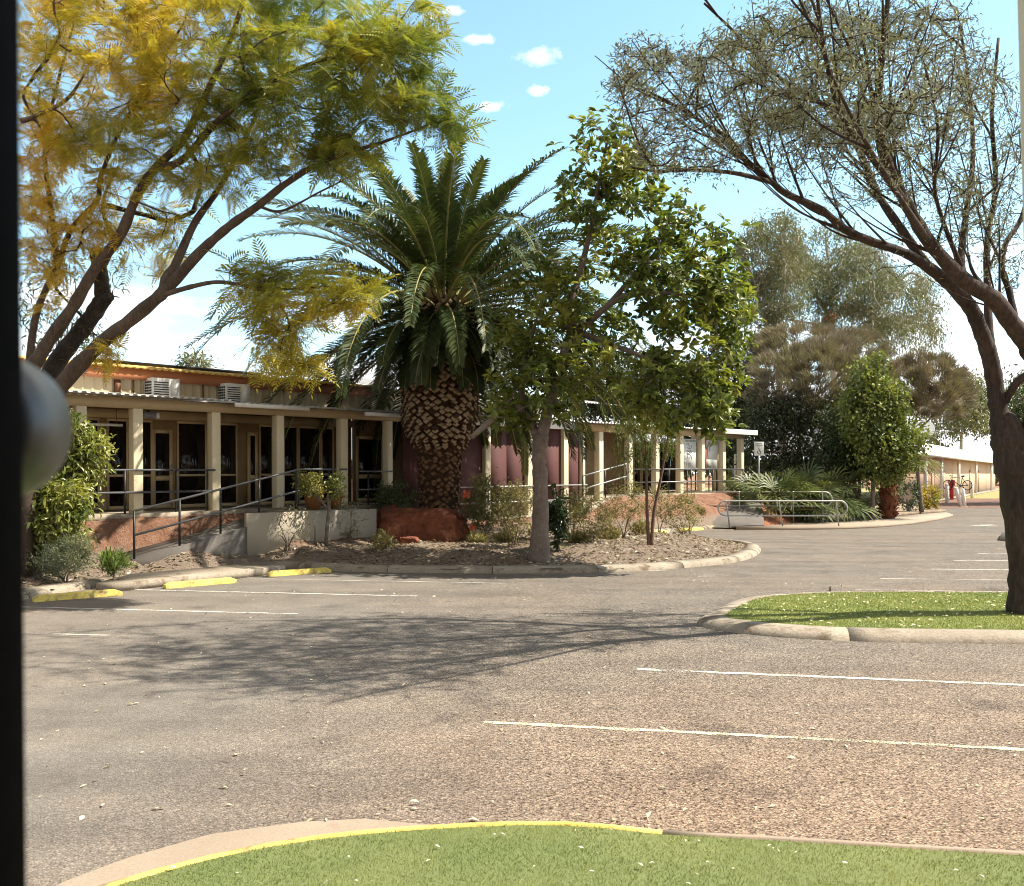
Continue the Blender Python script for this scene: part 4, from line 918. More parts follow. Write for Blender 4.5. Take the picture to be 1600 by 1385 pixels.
# ------------------------------------------------------------------ palm
def palm():
    d=27.6; b=W(687,800,d); base=np.array([b[0],d,.35]); root=empty('date_palm',base,'tall feather leaved date palm with bulging scaly trunk growing above the red boulder','palm tree')
    K=d/24.4; prof=[(H+(z-2.25)*K,r*K) for z,r in [(.3,.50),(.9,.46),(1.25,.46),(1.6,.47),(2.2,.52),(2.75,.54),(2.95,.60),(3.15,.76),(3.5,.84),(4.2,.87),(5.0,.86),(5.8,.80),(6.4,.62),(6.9,.35)]]
    zs=np.array([p[0] for p in prof]); rr=np.array([p[1] for p in prof]); r=rs(21)
    mb=MB(); V=[];n=40;zz=np.linspace(zs[0],zs[-1],60)
    for z in zz:
        for q in range(n):
            a=q*2*math.pi/n; ra=np.interp(z,zs,rr)*(.97+.05*r.rand())-.03; V.append((ra*math.cos(a),ra*math.sin(a),z-.35))
    mb.add(V,[(i*n+q,i*n+(q+1)%n,(i+1)*n+(q+1)%n,(i+1)*n+q) for i in range(59) for q in range(n)],1)
    z=zs[2]; row=0
    while z<zs[-1]-.2:
        ra=np.interp(z,zs,rr); up=z>H+.62*K; w=.245 if up else .19; hh=(.165 if up else .135); nn=max(10,int(2*math.pi*ra/w))
        for q in range(nn):
            if not up and r.rand()<.12: continue
            a=(q+.5*(row%2)+.12*r.normal())*2*math.pi/nn; rad=np.array([math.cos(a),math.sin(a),0]); tg=np.array([-rad[1],rad[0],0]); o=rad*(ra-.02)+np.array([0,0,z-.35+.02*r.normal()])
            pr=(.15 if up else .07)*(.7+.6*r.rand()); ww=w*.5*(.8+.25*r.rand()); h2=hh*(.75+.35*r.rand())
            tipo=rad*pr; up_=np.array([0,0,1.0])
            f=[o+tipo-up_*h2*.40, o+tipo*.8+tg*ww*.92+up_*h2*.08, o+tipo*.66+up_*h2*.60, o+tipo*.8-tg*ww*.92+up_*h2*.08]
            g=[o-up_*h2*.75, o+tg*ww*1.1, o+up_*h2*.6, o-tg*ww*1.1]
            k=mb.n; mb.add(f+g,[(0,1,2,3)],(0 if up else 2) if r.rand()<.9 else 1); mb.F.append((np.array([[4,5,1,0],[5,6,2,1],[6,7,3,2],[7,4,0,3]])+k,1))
        z+=hh*.55 if up else hh*.62; row+=1
    mb.build('trunk',[boot_cut,boot_side,palm_trunk_low],root)
    leafA=leafM('palm_leaflet',(.030,.052,.018),(.078,.108,.038),(.12,.135,.045),.5,.5,.18,.3,cpos=(.5,.72))
    leafO=leafM('palm_old_leaflet',(.030,.042,.018),(.062,.08,.03),(.16,.12,.05),.6,.55,.15,.3,cpos=(.55,.72))
    crown=np.array([0.1,0,H+4.15*K-.35])
    nf=165
    for i in range(nf):
        f=i/(nf-1); a=i*2.39996+r.normal()*.12
        el=R(84-114*f**.80+r.normal()*5); Lf=K*(3.7+2.6*min(1,f*2.4)+.3*r.normal())*(.80 if f>.8 else 1)
        if f>.55 and math.sin(a)<-.35: Lf*=.54-.25*(f-.55)
        bend=R((38+46*min(1,f/.40))+r.normal()*9)*(1.0 if f<.72 else .62)
        m=18; s=np.linspace(0,1,m); e=el-bend*s**1.5; e=np.maximum(e,R(-86)); step=Lf/(m-1)
        roll=r.normal()*.25; side=np.array([-math.sin(a),math.cos(a),0]); P=[crown+np.array([math.cos(a),math.sin(a),0])*.28-np.array([0,0,.9*max(0,f-.45)])]
        sw=r.normal()*.10
        for q in range(1,m):
            aa=a+sw*s[q]**2; P.append(P[-1]+step*np.array([math.cos(e[q])*math.cos(aa),math.cos(e[q])*math.sin(aa),math.sin(e[q])]))
        P=np.array(P); T=nrm(np.gradient(P,axis=0)); Nn=nrm(np.cross(side,T)*-1); Nn=np.where((np.cross(T,side)[:,2:3]>0)|(True),np.cross(T,np.broadcast_to(side,T.shape)),Nn); Nn=nrm(Nn)
        if Nn[0][2]<0 and abs(e[0])<1.2: Nn=-Nn
        Sd=nrm(np.cross(Nn,T)); cr,sr=math.cos(roll),math.sin(roll); Sd,Nn=Sd*cr+Nn*sr,Nn*cr-Sd*sr
        fm=MB(); fm.tube(P,np.linspace(.045,.008,m),5,mi=1)
        nl=98; u=np.sort(.16+.84*(np.arange(nl)+.3*r.rand(nl))/nl)
        for sg in (-1,1):
            pi=np.stack([np.interp(u,s,P[:,c]) for c in range(3)],1); ti=nrm(np.stack([np.interp(u,s,T[:,c]) for c in range(3)],1)); si=np.stack([np.interp(u,s,Sd[:,c]) for c in range(3)],1)*sg; ni=np.stack([np.interp(u,s,Nn[:,c]) for c in range(3)],1)
            ln=.54*np.sin(np.pi*(.12+.80*u))**.7*(.85+.25*r.rand(nl)); ln=np.maximum(ln,.16)
            fw=.62+.5*u[:,None]; v=.34+.18*r.normal(size=(nl,1))
            D=nrm(ti*fw+si*1.0+ni*v); mid=pi+D*ln[:,None]*.55; D2=nrm(D+np.array([0,0,-.45])+r.normal(size=(nl,3))*.10); tip=mid+D2*ln[:,None]*.48
            wv=nrm(np.cross(D,ni))*(.020+.006*r.rand(nl))[:,None]
            V=np.stack([pi+wv*.5,pi-wv*.5,mid-wv,mid+wv,tip],1).reshape(-1,3); b=(np.arange(nl)*5)[:,None]; k=fm.n
            fm.add(V,np.array([[0,1,2,3]])+b,0); fm.F.append((np.array([[3,2,4]])+b+k,0))
        fo=fm.build('frond',[leafO if f>.70 else leafA,rachisM],root)
    # orange fruit stalk stubs and fibrous skirt
    mb=MB()
    for q in range(240):
        a=r.rand()*6.283; z=H+(3.7+.6*r.rand())*K; ra=.68; p=np.array([ra*math.cos(a),ra*math.sin(a),z-.35]); dd=np.array([math.cos(a)*.5+r.normal()*.2,math.sin(a)*.5+r.normal()*.2,-1.0]); dd/=np.linalg.norm(dd)
        mb.tube([p,p+dd*.35,p+dd*.35+np.array([0,0,-.5-.4*r.rand()])],[.012,.01,.004],3,cap=False)
    mb.build('fibre_skirt',boot_side,root)
    mb=MB()
    for q in range(46):
        a=R(-70)+r.normal()*.25; p=np.array([.65*math.cos(a),.65*math.sin(a),H+3.8*K-.35]); dd=nrm(np.array([math.cos(a)+r.normal()*.35,math.sin(a)+r.normal()*.35,.1+.5*r.normal()])); mb.tube([p,p+dd*.28,p+dd*.45+np.array([0,0,-.18])],[.014,.011,.006],3)
    mb.build('fruit_stalk',terracotta,root)
palm()

# ------------------------------------------------------------------ fig tree
def L3(pts,r0,r1): return (np.array([W(*p) for p in pts]),r0,r1)
def fig():
    r=rs(31); d=22.7; base=G(843,864,.33); base=W(843,864,d); base[2]=gz(base[0],base[1])-.03
    limbs=[L3([(842,868,d),(844,830,d),(845,760,d),(842,715,d),(846,680,d)],[.29,.20,.178,.172,.185],0),
      L3([(846,685,d),(858,635,d),(874,585,d-.2),(884,545,d-.2),(905,520,d),(950,478,d-.4),(995,455,d-.5)],.155,.05),
      L3([(874,585,d-.2),(890,540,d+.1),(893,480,d),(908,420,d+.2),(925,350,d+.3),(935,290,d+.3),(948,225,d+.2)],.13,.03),
      L3([(843,690,d),(828,655,d+.2),(815,610,d+.4),(822,560,d+.5),(838,500,d+.4)],.115,.04),
      L3([(905,520,d),(960,540,d-.8),(1010,560,d-1.2),(1060,585,d-1.4)],.08,.03),
      L3([(950,478,d-.4),(1000,420,d),(1050,370,d+.2)],.07,.03),
      L3([(830,660,d+.2),(800,628,d-.1),(780,645,d-.3),(755,668,d-.5),(736,684,d-.5)],.10,.06),
      L3([(995,455,d-.5),(1060,460,d-.9),(1110,470,d-1)],.06,.025)]
    for l in limbs[:1]: l[0][0][2]=base[2]-.05
    tg=ellip(r,[(1075,430,d-.3,92,105,1.7,108),(1095,520,d-.6,78,130,1.6,124),(1010,370,d,90,75,1.5,70),(945,245,d+.2,62,75,.9,50),(910,320,d+.2,50,55,.9,38),(985,280,d+.2,55,60,.9,30),(925,450,d+.1,95,95,1.6,80),(850,500,d+.3,85,110,1.3,105),
      (815,590,d+.2,52,75,1.0,66),(960,570,d-.7,95,65,1.3,58),(1060,625,d-1,80,58,1.0,80),(1110,640,d-1,40,40,.8,30),(870,610,d-.6,45,50,.7,22),(1135,460,d-.6,38,110,1.1,60),(800,650,d-.2,30,25,.6,14)])
    g=grow(r,limbs,tg,rt=.0075,step=.4,pw=.42,curve=.45)
    fm=MB(); T=g['tips']; tp=g['P'][T]; td=g['dv'][T]
    for c in range(2):
        if c==0: O0,D0=tp,td
        else:
            O0=tp+r.normal(size=tp.shape)*.22-td*.15; D0=nrm(td+r.normal(size=td.shape)*.6)
        ax=nrm(D0*.6+np.array([0,-.15,.55])+r.normal(size=D0.shape)*.25)
        for q in range(9):
            u=nrm(np.cross(ax,r.normal(size=ax.shape))); tl=.25+.55*r.rand(len(ax),1)
            D=nrm(u+ax*tl+np.array([0,0,-.12])); s=.215*(.7+.5*r.rand(len(ax)))
            scatter(fm,LEAF_E[0],LEAF_E[1],O0+u*.02,D,ax+r.normal(size=ax.shape)*.25,np.stack([s,s*.42,s],1))
    lm=leafM('fig_leaf',(.06,.095,.018),(.20,.24,.05),(.29,.29,.05),.8,.34,.40,.45,cpos=(.48,.68))
    tree('fig_tree','glossy broad leaved fig tree with smooth grey trunk right of the palm','tree',base,g,fm,bark_grey,lm,rmin=.006,n_limb=14,rng=r)
    # root flare
fig()

# ------------------------------------------------------------------ jacaranda on the left
def jacaranda():
    r=rs(41); d=18.6
    limbs=[L3([(30,800,d+.2),(48,700,d+.1),(86,617,d),(148,546,d-.1),(197,506,d-.2),(251,461,d-.3),(277,434,d-.4),(313,394,d-.6),(358,354,d-.8),(403,322,d-1.0),(450,285,d-1.2),(510,250,d-1.4),(590,225,d-1.7),(640,207,d-1.9)],.24,.02),
      L3([(251,461,d-.3),(262,430,d-.2),(273,416,d-.1),(304,349,d+.2),(336,304,d+.4),(367,251,d+.6),(400,180,d+.8),(430,100,d+1)],.10,.02),
      L3([(254,461,d-.3),(304,447,d-.8),(340,441,d-1.1),(376,446,d-1.4),(420,460,d-1.6),(450,500,d-1.7),(455,560,d-1.7)],.055,.012),
      L3([(376,446,d-1.4),(450,452,d-1.8),(520,448,d-2.0),(560,462,d-2.1)],.03,.01),
      L3([(36,700,d+.6),(45,620,d+.6),(63,555,d+.6),(112,483,d+.4),(148,421,d+.3),(188,367,d+.1),(215,304,d),(242,264,d),(286,219,d+.1),(322,148,d+.2),(358,67,d+.3),(380,0,d+.3),(400,-90,d+.4)],.19,.03),
      L3([(242,264,d),(285,250,d-.5),(340,190,d-1.0),(420,130,d-1.4),(520,90,d-1.7),(620,85,d-2.0)],.08,.02),
      L3([(30,650,d+1.2),(49,533,d+1.2),(90,416,d+1.2),(112,358,d+1.1),(152,313,d+1),(157,277,d+.9),(190,200,d+.8),(240,120,d+.6),(290,30,d+.5)],.12,.02),
      L3([(90,416,d+1.2),(80,330,d+1.4),(70,230,d+1.5),(90,130,d+1.5),(120,20,d+1.4)],.07,.02),
      L3([(32,190,d-.6),(60,180,d-.5),(110,150,d-.3),(150,80,d-.2)],.05,.015),
      L3([(403,322,d-1.0),(440,330,d-.7),(500,300,d-.5),(560,270,d-.5)],.03,.01),
      L3([(286,219,d+.1),(320,262,d+.6),(380,240,d+1.2),(450,200,d+1.6),(540,170,d+1.8)],.05,.012)]
    base=W(30,800,d+.2); base[2]=gz(base[0],base[1]) if True else 0; limbs[0][0][0]=base+np.array([0,0,-.05])
    for k in (4,6): limbs[k][0][0]=base+np.array([.0,.15,.3])
    tg=ellip(r,[(150,90,d+.3,140,150,2.4,215),(110,280,d+.8,90,110,1.6,100),(200,330,d+.9,90,70,1.4,40),(75,420,d+.8,50,60,1,22),(330,70,d,160,110,2.4,185),(500,90,d-1.0,140,105,2.0,155),(590,120,d-1.4,100,85,1.5,78),(655,160,d-1.9,55,45,.8,30),(705,190,d-2.0,30,35,.5,14),(280,210,d,110,85,1.8,85),(440,210,d-.8,110,70,1.5,78),(540,235,d-1.2,60,42,1.0,36),
      (330,290,d-.2,70,40,1.0,20),(440,470,d-1.7,75,55,.9,52),(535,455,d-2.0,45,32,.5,24),(440,560,d-1.8,65,42,.7,36),(400,425,d-1.5,45,28,.5,16),(180,553,d-.3,25,18,.3,7),(210,400,d+1,90,50,1.0,16),(640,40,d-1.5,70,50,1.2,30),(300,-60,d,280,60,2.4,120)])
    g=grow(r,limbs,tg,rt=.0050,step=.4,pw=.46,curve=.5)
    fm=MB(); T=g['tips']; per=6; O=np.repeat(g['P'][T],per,0); D0=np.repeat(g['dv'][T],per,0); n=len(O)
    O=O-D0*r.rand(n,1)*.35+r.normal(size=(n,3))*.06
    D=D0*.5+r.normal(size=(n,3))*.7*np.array([1,1,.45])+np.array([0,0,-.05]); U=np.array([0,0,1.0])+r.normal(size=(n,3))*.45
    s=.45*(.6+.6*r.rand(n)); scatter(fm,FEATHER[0],FEATHER[1],O,D,U,np.stack([s,s*.95,s],1))
    m,nt,N,L,bs=nodes('jacaranda_leaf'); ge=N.new('ShaderNodeNewGeometry'); p=ge.outputs['Position']
    n1=noise(N,L,p,.55,4,.6); n2=noise(N,L,p,3.0,3,.6)
    sx=N.new('ShaderNodeSeparateXYZ'); L.new(p,sx.inputs[0])
    # the left and low parts of the crown have turned gold, the right is still green
    xr=N.new('ShaderNodeMapRange'); xr.inputs[1].default_value=-9.5; xr.inputs[2].default_value=-3.5; xr.inputs[3].default_value=.13; xr.inputs[4].default_value=-.09; L.new(sx.outputs[0],xr.inputs[0])
    zr=N.new('ShaderNodeMapRange'); zr.inputs[1].default_value=5.2; zr.inputs[2].default_value=6.8; zr.inputs[3].default_value=.10; zr.inputs[4].default_value=0; L.new(sx.outputs[2],zr.inputs[0])
    f=math_(N,L,'ADD',math_(N,L,'ADD',math_(N,L,'MULTIPLY',n1,.66),math_(N,L,'MULTIPLY',n2,.3)),math_(N,L,'ADD',xr.outputs[0],zr.outputs[0]))
    rp_=ramp(N,[(.32,(.15,.20,.045)),(.44,(.29,.30,.055)),(.54,(.50,.41,.06)),(.66,(.58,.41,.07)),(.80,(.60,.36,.10))]); L.new(f,rp_.inputs[0])
    ri=ramp(N,[(0,(.75,.75,.75)),(1,(1.2,1.2,1.2))]); L.new(ge.outputs['Random Per Island'],ri.inputs[0]); c=mixc(N,L,1.0,rp_.outputs[0],ri.outputs[0],'MULTIPLY')
    L.new(c,bs.inputs['Base Color']); bs.inputs['Roughness'].default_value=.6; bs.inputs['Specular IOR Level'].default_value=.3
    t=N.new('ShaderNodeBsdfTranslucent'); mx=N.new('ShaderNodeMixShader'); mx.inputs[0].default_value=.42; L.new(mixc(N,L,1.0,c,(1.2,1.15,.6),'MULTIPLY'),t.inputs[0]); L.new(bs.outputs[0],mx.inputs[1]); L.new(t.outputs[0],mx.inputs[2]); L.new(mx.outputs[0],N['Material Output'].inputs['Surface'])
    tree('jacaranda','feathery jacaranda turning gold and green, leaning over the left building','tree',base,g,fm,bark_jac,m,rmin=.005,rng=r)
jacaranda()
def black_tree():
    r=rs(43); d=20.5
    limbs=[L3([(40,720,d),(60,640,d),(84,574,d),(128,515,d),(150,485,d),(160,462,d),(156,425,d+.1),(150,390,d+.2)],.26,.15),
      L3([(150,485,d),(165,470,d-.2),(172,462,d-.3)],.13,.11),L3([(156,430,d),(175,380,d+.2),(160,320,d+.3),(185,260,d+.2)],.07,.02),
      L3([(230,337,d),(262,345,d),(300,332,d),(306,322,d)],.055,.045),L3([(302,330,d),(312,295,d),(314,255,d)],.05,.03)]
    limbs[3]=(np.vstack([limbs[2][0][2],limbs[3][0]]),.06,.045)
    base=W(40,800,d); base[2]=gz(base[0],base[1]); limbs[0][0][0]=base+np.array([0,0,-.05])
    tg=ellip(r,[(80,470,d+.6,60,60,1.0,36),(110,540,d+.5,60,40,.8,28),(60,360,d+.8,60,80,1.0,30),(190,410,d+.4,50,50,.8,10)])
    g=grow(r,limbs,tg,rt=.006,step=.4); fm=MB(); leaves_at(r,fm,g,14,.14,LEAF_E,.15,.20,.8,.5)
    tree('gum_tree','dark trunked gum with broken stubs behind the jacaranda limbs','tree',base,g,fm,bark_black,leafM('dark_gum_leaf',(.035,.055,.02),(.10,.125,.05),None,1,.45,.15),rmin=.006,rng=r)
black_tree()

# ------------------------------------------------------------------ acacia on the island
def acacia():
    r=rs(51); d=14.6
    limbs=[L3([(1606,968,d),(1604,880,d),(1598,800,d),(1588,725,d),(1576,680,d),(1562,646,d),(1556,610,d),(1547,560,d-.05),(1532,516,d-.1),(1515,479,d-.15),(1478,439,d-.3),(1434,407,d-.5),(1405,392,d-.6),(1362,378,d-.9),(1319,358,d-1.1),(1284,329,d-1.3),(1229,303,d-1.6),(1206,285,d-1.7),(1168,252,d-1.9),(1134,214,d-2.1),(1096,190,d-2.3),(1040,157,d-2.6),(997,138,d-2.8)],
         [.30,.27,.28,.32,.26,.15,.125,.12,.115,.11,.095,.075,.062,.062,.056,.052,.045,.04,.034,.028,.022,.017,.012],0),
      L3([(1206,285,d-1.7),(1149,271,d-2.2),(1087,266,d-2.6),(1030,268,d-2.9),(985,262,d-3.2)],.036,.012),
      L3([(1448,415,d-.4),(1410,361,d-.2),(1372,304,d+.1),(1343,237,d+.3),(1320,204,d+.5),(1282,161,d+.6),(1220,123,d+.5),(1144,47,d+.4),(1100,5,d+.3)],.075,.016),
      L3([(1578,735,d),(1606,690,d-.1),(1626,620,d-.2),(1624,580,d-.3),(1606,540,d-.5),(1578,502,d-.7),(1552,467,d-.9),(1505,437,d-1.2),(1453,380,d-1.6),(1419,323,d-2.0),(1386,256,d-2.4),(1372,190,d-2.7),(1377,95,d-3.0),(1390,-20,d-3.2)],[.20,.16,.15,.145,.138,.13,.12,.105,.088,.078,.07,.055,.04,.025],0),
      L3([(1419,323,d-2.0),(1365,250,d-2.8),(1315,180,d-3.5),(1290,90,d-4.0),(1275,-20,d-4.2)],.055,.018),
      L3([(1505,437,d-1.2),(1502,400,d-1),(1510,332,d-.6),(1520,250,d-.3),(1516,150,d),(1500,40,d)],.055,.018),
      L3([(1556,600,d+.3),(1546,520,d+.5),(1543,456,d+.7),(1543,370,d+.9),(1556,290,d+1),(1550,180,d+1.1),(1560,60,d+1.2)],.075,.022),
      L3([(1590,518,d-.6),(1578,460,d-.4),(1566,420,d-.3),(1572,380,d-.2),(1598,335,d),(1610,250,d+.1),(1600,120,d+.1)],.05,.018),
      L3([(1502,418,d-1.1),(1475,350,d-1.5),(1460,290,d-1.8),(1465,200,d-2.1),(1440,80,d-2.4)],.036,.013),
      L3([(1543,455,d),(1520,425,d+.3),(1512,395,d+.4)],.035,.022),
      L3([(1566,640,d),(1578,615,d-.1),(1592,595,d-.2),(1622,575,d-.25)],.05,.065),
      L3([(1453,380,d-1.6),(1400,300,d-3),(1340,200,d-4.2),(1300,120,d-5.0)],.045,.015)]
    base=W(1606,968,d); base[2]=.11; limbs[0][0][0]=base+np.array([0,0,-.04])
    extra=[]
    for L_,lo,n_ in ((limbs[0],.55,34),(limbs[1],.15,10),(limbs[2],.2,26),(limbs[3],.42,34),(limbs[4],.15,12),(limbs[5],.25,8),(limbs[6],.35,8),(limbs[7],.3,6),(limbs[8],.2,7),(limbs[11],.2,8)):
        C_=catmull(L_[0],6); m_=len(C_)
        for q in range(n_):
            i0=int(m_*(lo+(.98-lo)*r.rand())); i0=min(i0,m_-2); t_=nrm(C_[i0+1]-C_[i0]); o_=nrm(r.normal(size=3)+np.array([-.15,-.1,.75])); dd=nrm(t_*.8+o_*.62); ln=.9+1.3*r.rand(); p0=C_[i0]; bend=np.array([0,0,.14*ln])*r.rand()
            extra.append((np.array([p0,p0+dd*ln*.5-bend*.3,p0+dd*ln+bend]),.014+.009*r.rand(),.005))
    e=d-1.8
    tg=ellip(r,[(1300,110,e,190,125,3.2,1148),(1190,120,e-.4,130,100,2.6,602),(1030,140,e-.6,90,80,1.8,329),(1070,235,e-.9,95,42,1.2,214),(1420,120,e,150,140,3.0,660),(1530,230,d-.4,80,170,2.2,473),(1350,250,e,120,80,2.2,300),(1250,220,e,110,65,1.8,229),(1480,330,d-.8,70,70,1.6,114),(1300,-90,e,290,90,3.2,373),(1575,400,d,35,70,.9,65),(1390,400,d,60,35,.8,28),(1060,-115,e,160,60,2.0,180),(1000,90,e,55,45,1.0,86),(1700,150,d,100,150,2,143)])
    limbs=limbs+[x_ for x_ in extra if np.min(np.linalg.norm(tg-x_[0][2],axis=1))<.34 and x_[0][2][2]>x_[0][0][2]+.25]
    g=grow(r,limbs,tg,rt=.0040,step=.30,pw=.38,jit=.035,curve=.14)
    fm=MB(); leaves_at(r,fm,g,6,.035,LEAF_T,.075,.26,-.15,.45,dirw=.9)
    mid=np.array([p[max(1,len(p)//2)] for p in g['paths']]); g2=dict(g); g2['tips']=mid; leaves_at(r,fm,g2,4,.03,LEAF_T,.07,.26,-.15,.25,dirw=.9)
    tree('acacia','dark twisted acacia with sparse grey leaves standing on the right turf island','tree',base,g,fm,bark_dark,leafM('acacia_leaf',(.12,.135,.095),(.36,.37,.30),(.21,.22,.14),.8,.58,.2,.3),rmin=.0052,n_limb=14,rng=r)
acacia()

# ------------------------------------------------------------------ background trees
def simple_tree(name,label,cat,foot,limbs,spec,seed,leaf,per,size,wid,tmpl,bark,spread=.2,rt=.012,droop=.3,rmin=.012,step=.8,group=None,dirw=.7,upb=1.0):
    r=rs(seed); tg=ellip(r,spec); g=grow(r,limbs,tg,rt=rt,step=step); fm=MB(); leaves_at(r,fm,g,per,spread,tmpl,size,wid,droop,.6,dirw=dirw,upb=upb)
    return tree(name,label,cat,foot,g,fm,bark,leaf,group,rmin=rmin,rng=r)
def ft(px,d): return np.array([(px-800)/F*d,d,.1])
gumL=leafM('gum_leaf',(.10,.125,.06),(.24,.26,.155),(.21,.205,.13),.25,.5,.25,.4)
d=66
simple_tree('gum_tree','tall pale trunked gum with a sawn branch stub behind the grey brown thickets','tree',ft(1305,d),
   [(np.array([ft(1305,d),W(1304,640,d),W(1302,560,d),W(1300,500,d),W(1296,430,d),W(1290,370,d)]),.42,.08),L3([(1300,500,d),(1270,455,d-1),(1240,420,d-2)],.2,.06),L3([(1302,500,d),(1335,460,d+1),(1380,430,d+2)],.2,.06),L3([(1300,470,d),(1320,410,d-1),(1330,370,d-2)],.14,.05),L3([(1300,510,d),(1220,498,d),(1190,490,d)],.1,.04)],
   [(1290,400,d,80,60,5,120),(1340,440,d,70,55,4.5,110),(1400,470,d,75,50,4.5,110),(1250,450,d,60,60,4,80),(1420,520,d,60,35,4,60),(1330,510,d,60,30,4,40)],61,gumL,60,.28,.26,LEAF_T,bark_pale,.36,.02,.9,.02,1.4)
d=60
simple_tree('gum_tree','pale leaning gum crown just right of the fig leaves','tree',ft(1215,d),
   [(np.array([ft(1225,d),W(1222,640,d),W(1205,530,d),W(1185,470,d),W(1165,400,d)]),.35,.07),L3([(1205,530,d),(1225,450,d),(1225,390,d)],.14,.05)],
   [(1190,400,d,45,60,3,80),(1225,450,d,45,60,3,70),(1180,480,d,40,45,3,50),(1215,365,d,40,30,2.5,34)],62,gumL,60,.28,.26,LEAF_T,bark_pale,.34,.02,.9,.02,1.3)
stub=W(1300,498,64.5); st_o=[o for o in bpy.data.objects if o.name=='gum_tree.001'][0] if 'gum_tree.001' in bpy.data.objects else None
if st_o:
    m=MB(); bl=np.array(st_o.location); m.tube([stub+[0,1.2,0]-bl,stub-bl],[.36,.33],12); m.build('branch_stub',M('sawn_wood',[(.3,(.30,.12,.05)),(.7,(.40,.18,.08))],8,.9),st_o)
d=150
simple_tree('gum_tree','distant gum foliage low behind the far white roof','tree',ft(1500,d),[(np.array([ft(1500,d),W(1502,690,d),W(1505,640,d)]),.4,.1)],
   [(1505,625,d,40,45,6,90),(1470,650,d,45,35,6,60),(1540,645,d,30,35,5,40)],63,gumL,30,.8,.3,LEAF_T,bark_pale,.7,.02,.8,.03,1.5)
d=70
simple_tree('gum_tree','green tree showing right of the dark acacia trunk','tree',ft(1640,d),[(np.array([ft(1640,d),W(1638,690,d),W(1632,620,d)]),.4,.1)],
   [(1610,620,d,40,40,4,90),(1650,640,d,60,60,4,120),(1600,665,d,28,25,3,30)],64,leafM('green_gum_leaf',(.05,.08,.025),(.13,.155,.05),None,1,.5,.2),26,.42,.3,LEAF_T,bark_pale,.6,.02,.8,.03,1.5)
d=72
simple_tree('gum_tree','shade tree standing out to the right of the road end','tree',ft(1760,d),[(np.array([ft(1760,d),W(1760,680,d),W(1755,600,d)]),.4,.1)],
   [(1760,600,d,110,60,6,160)],65,gumL,26,.5,.3,LEAF_T,bark_pale,.6,.02,.8,.03,1.5)
d=48
simple_tree('gum_tree','small leafy treetop showing above the yellow roof at left','tree',ft(305,d),[(np.array([ft(305,d),W(304,650,d),W(303,590,d)]),.25,.05)],
   [(300,568,d,20,14,1.0,34),(318,575,d,15,8,.8,14)],66,gumL,16,.3,.3,LEAF_T,bark_pale,.25,.012,.5,.015,.8)

# grey brown broombush domes: upright wiry tips over a twiggy, hollow underside
def dome(label,px,d,spec,limbs,seed,mat,foot):
    r=rs(seed); tg=ellip(r,spec,.55); g=grow(r,limbs,tg,rt=.008,step=.7,pw=.42,up=.12); T=g['tips']; per=110; c=np.mean(g['P'][T],0)-np.array([0,0,.6]); n0=len(T)
    td=nrm(nrm(g['P'][T]-c)*.8+np.array([0,0,.55])+r.normal(size=(n0,3))*.22); O=np.repeat(g['P'][T],per,0); TD=np.repeat(td,per,0); n=len(O)
    q=nrm(r.normal(size=(n,3)))*(r.rand(n,1)**.5)*.34; O=O+q*np.array([1,1,.7]); D=nrm(TD+q*1.1+r.normal(size=(n,3))*.10); s=.36*(.6+.6*r.rand(n))
    fm=MB(); scatter(fm,NEEDLE[0],NEEDLE[1],O,D,r.normal(size=(n,3)),np.stack([s,np.full(n,.034),s],1))
    return tree('broombush',label,'tree',foot,g,fm,twigM,mat,'grey brown thickets behind the handrails',rmin=.018,rng=r)
brA=leafM('broom_tip_brown',(.12,.10,.08),(.33,.275,.22),(.24,.215,.14),.35,.8,.15,.2)
brB=leafM('broom_tip_olive',(.13,.115,.075),(.31,.275,.18),(.26,.21,.165),.4,.8,.15,.2)
d=50
fo=ft(1280,d); dome('broad grey brown wiry thicket with domed top behind the green tree',1280,d,[(1255,600,d,85,70,4,190),(1310,590,d,80,60,4,165),(1215,630,d,50,55,3,60)],[(np.array([fo,W(1280,720,d),W(1265,660,d),W(1255,620,d)]),.16,.05),(np.array([fo+[.4,0,0],W(1300,700,d),W(1320,640,d)]),.14,.04),L3([(1280,720,d),(1240,670,d-.6),(1215,640,d-1)],.08,.03)],71,brA,fo)
d=56
fo=ft(1250,d); dome('olive topped wiry thicket rising behind the brown one',1250,d,[(1255,545,d,85,36,4,150),(1340,550,d,50,38,3.5,60),(1200,560,d,40,40,3,40)],[(np.array([fo,W(1250,690,d),W(1252,600,d)]),.16,.05),L3([(1250,640,d),(1320,580,d)],.09,.04)],72,brB,fo)
d=53
fo=ft(1440,d); dome('rounded olive brown wiry thicket right of the green tree',1440,d,[(1445,600,d,65,48,3.2,160),(1475,620,d,48,36,3,60),(1410,610,d,35,45,3,40)],[(np.array([fo,W(1432,720,d),W(1425,680,d),W(1440,630,d)]),.14,.05),L3([(1425,680,d),(1470,640,d)],.08,.03)],73,brB,fo)

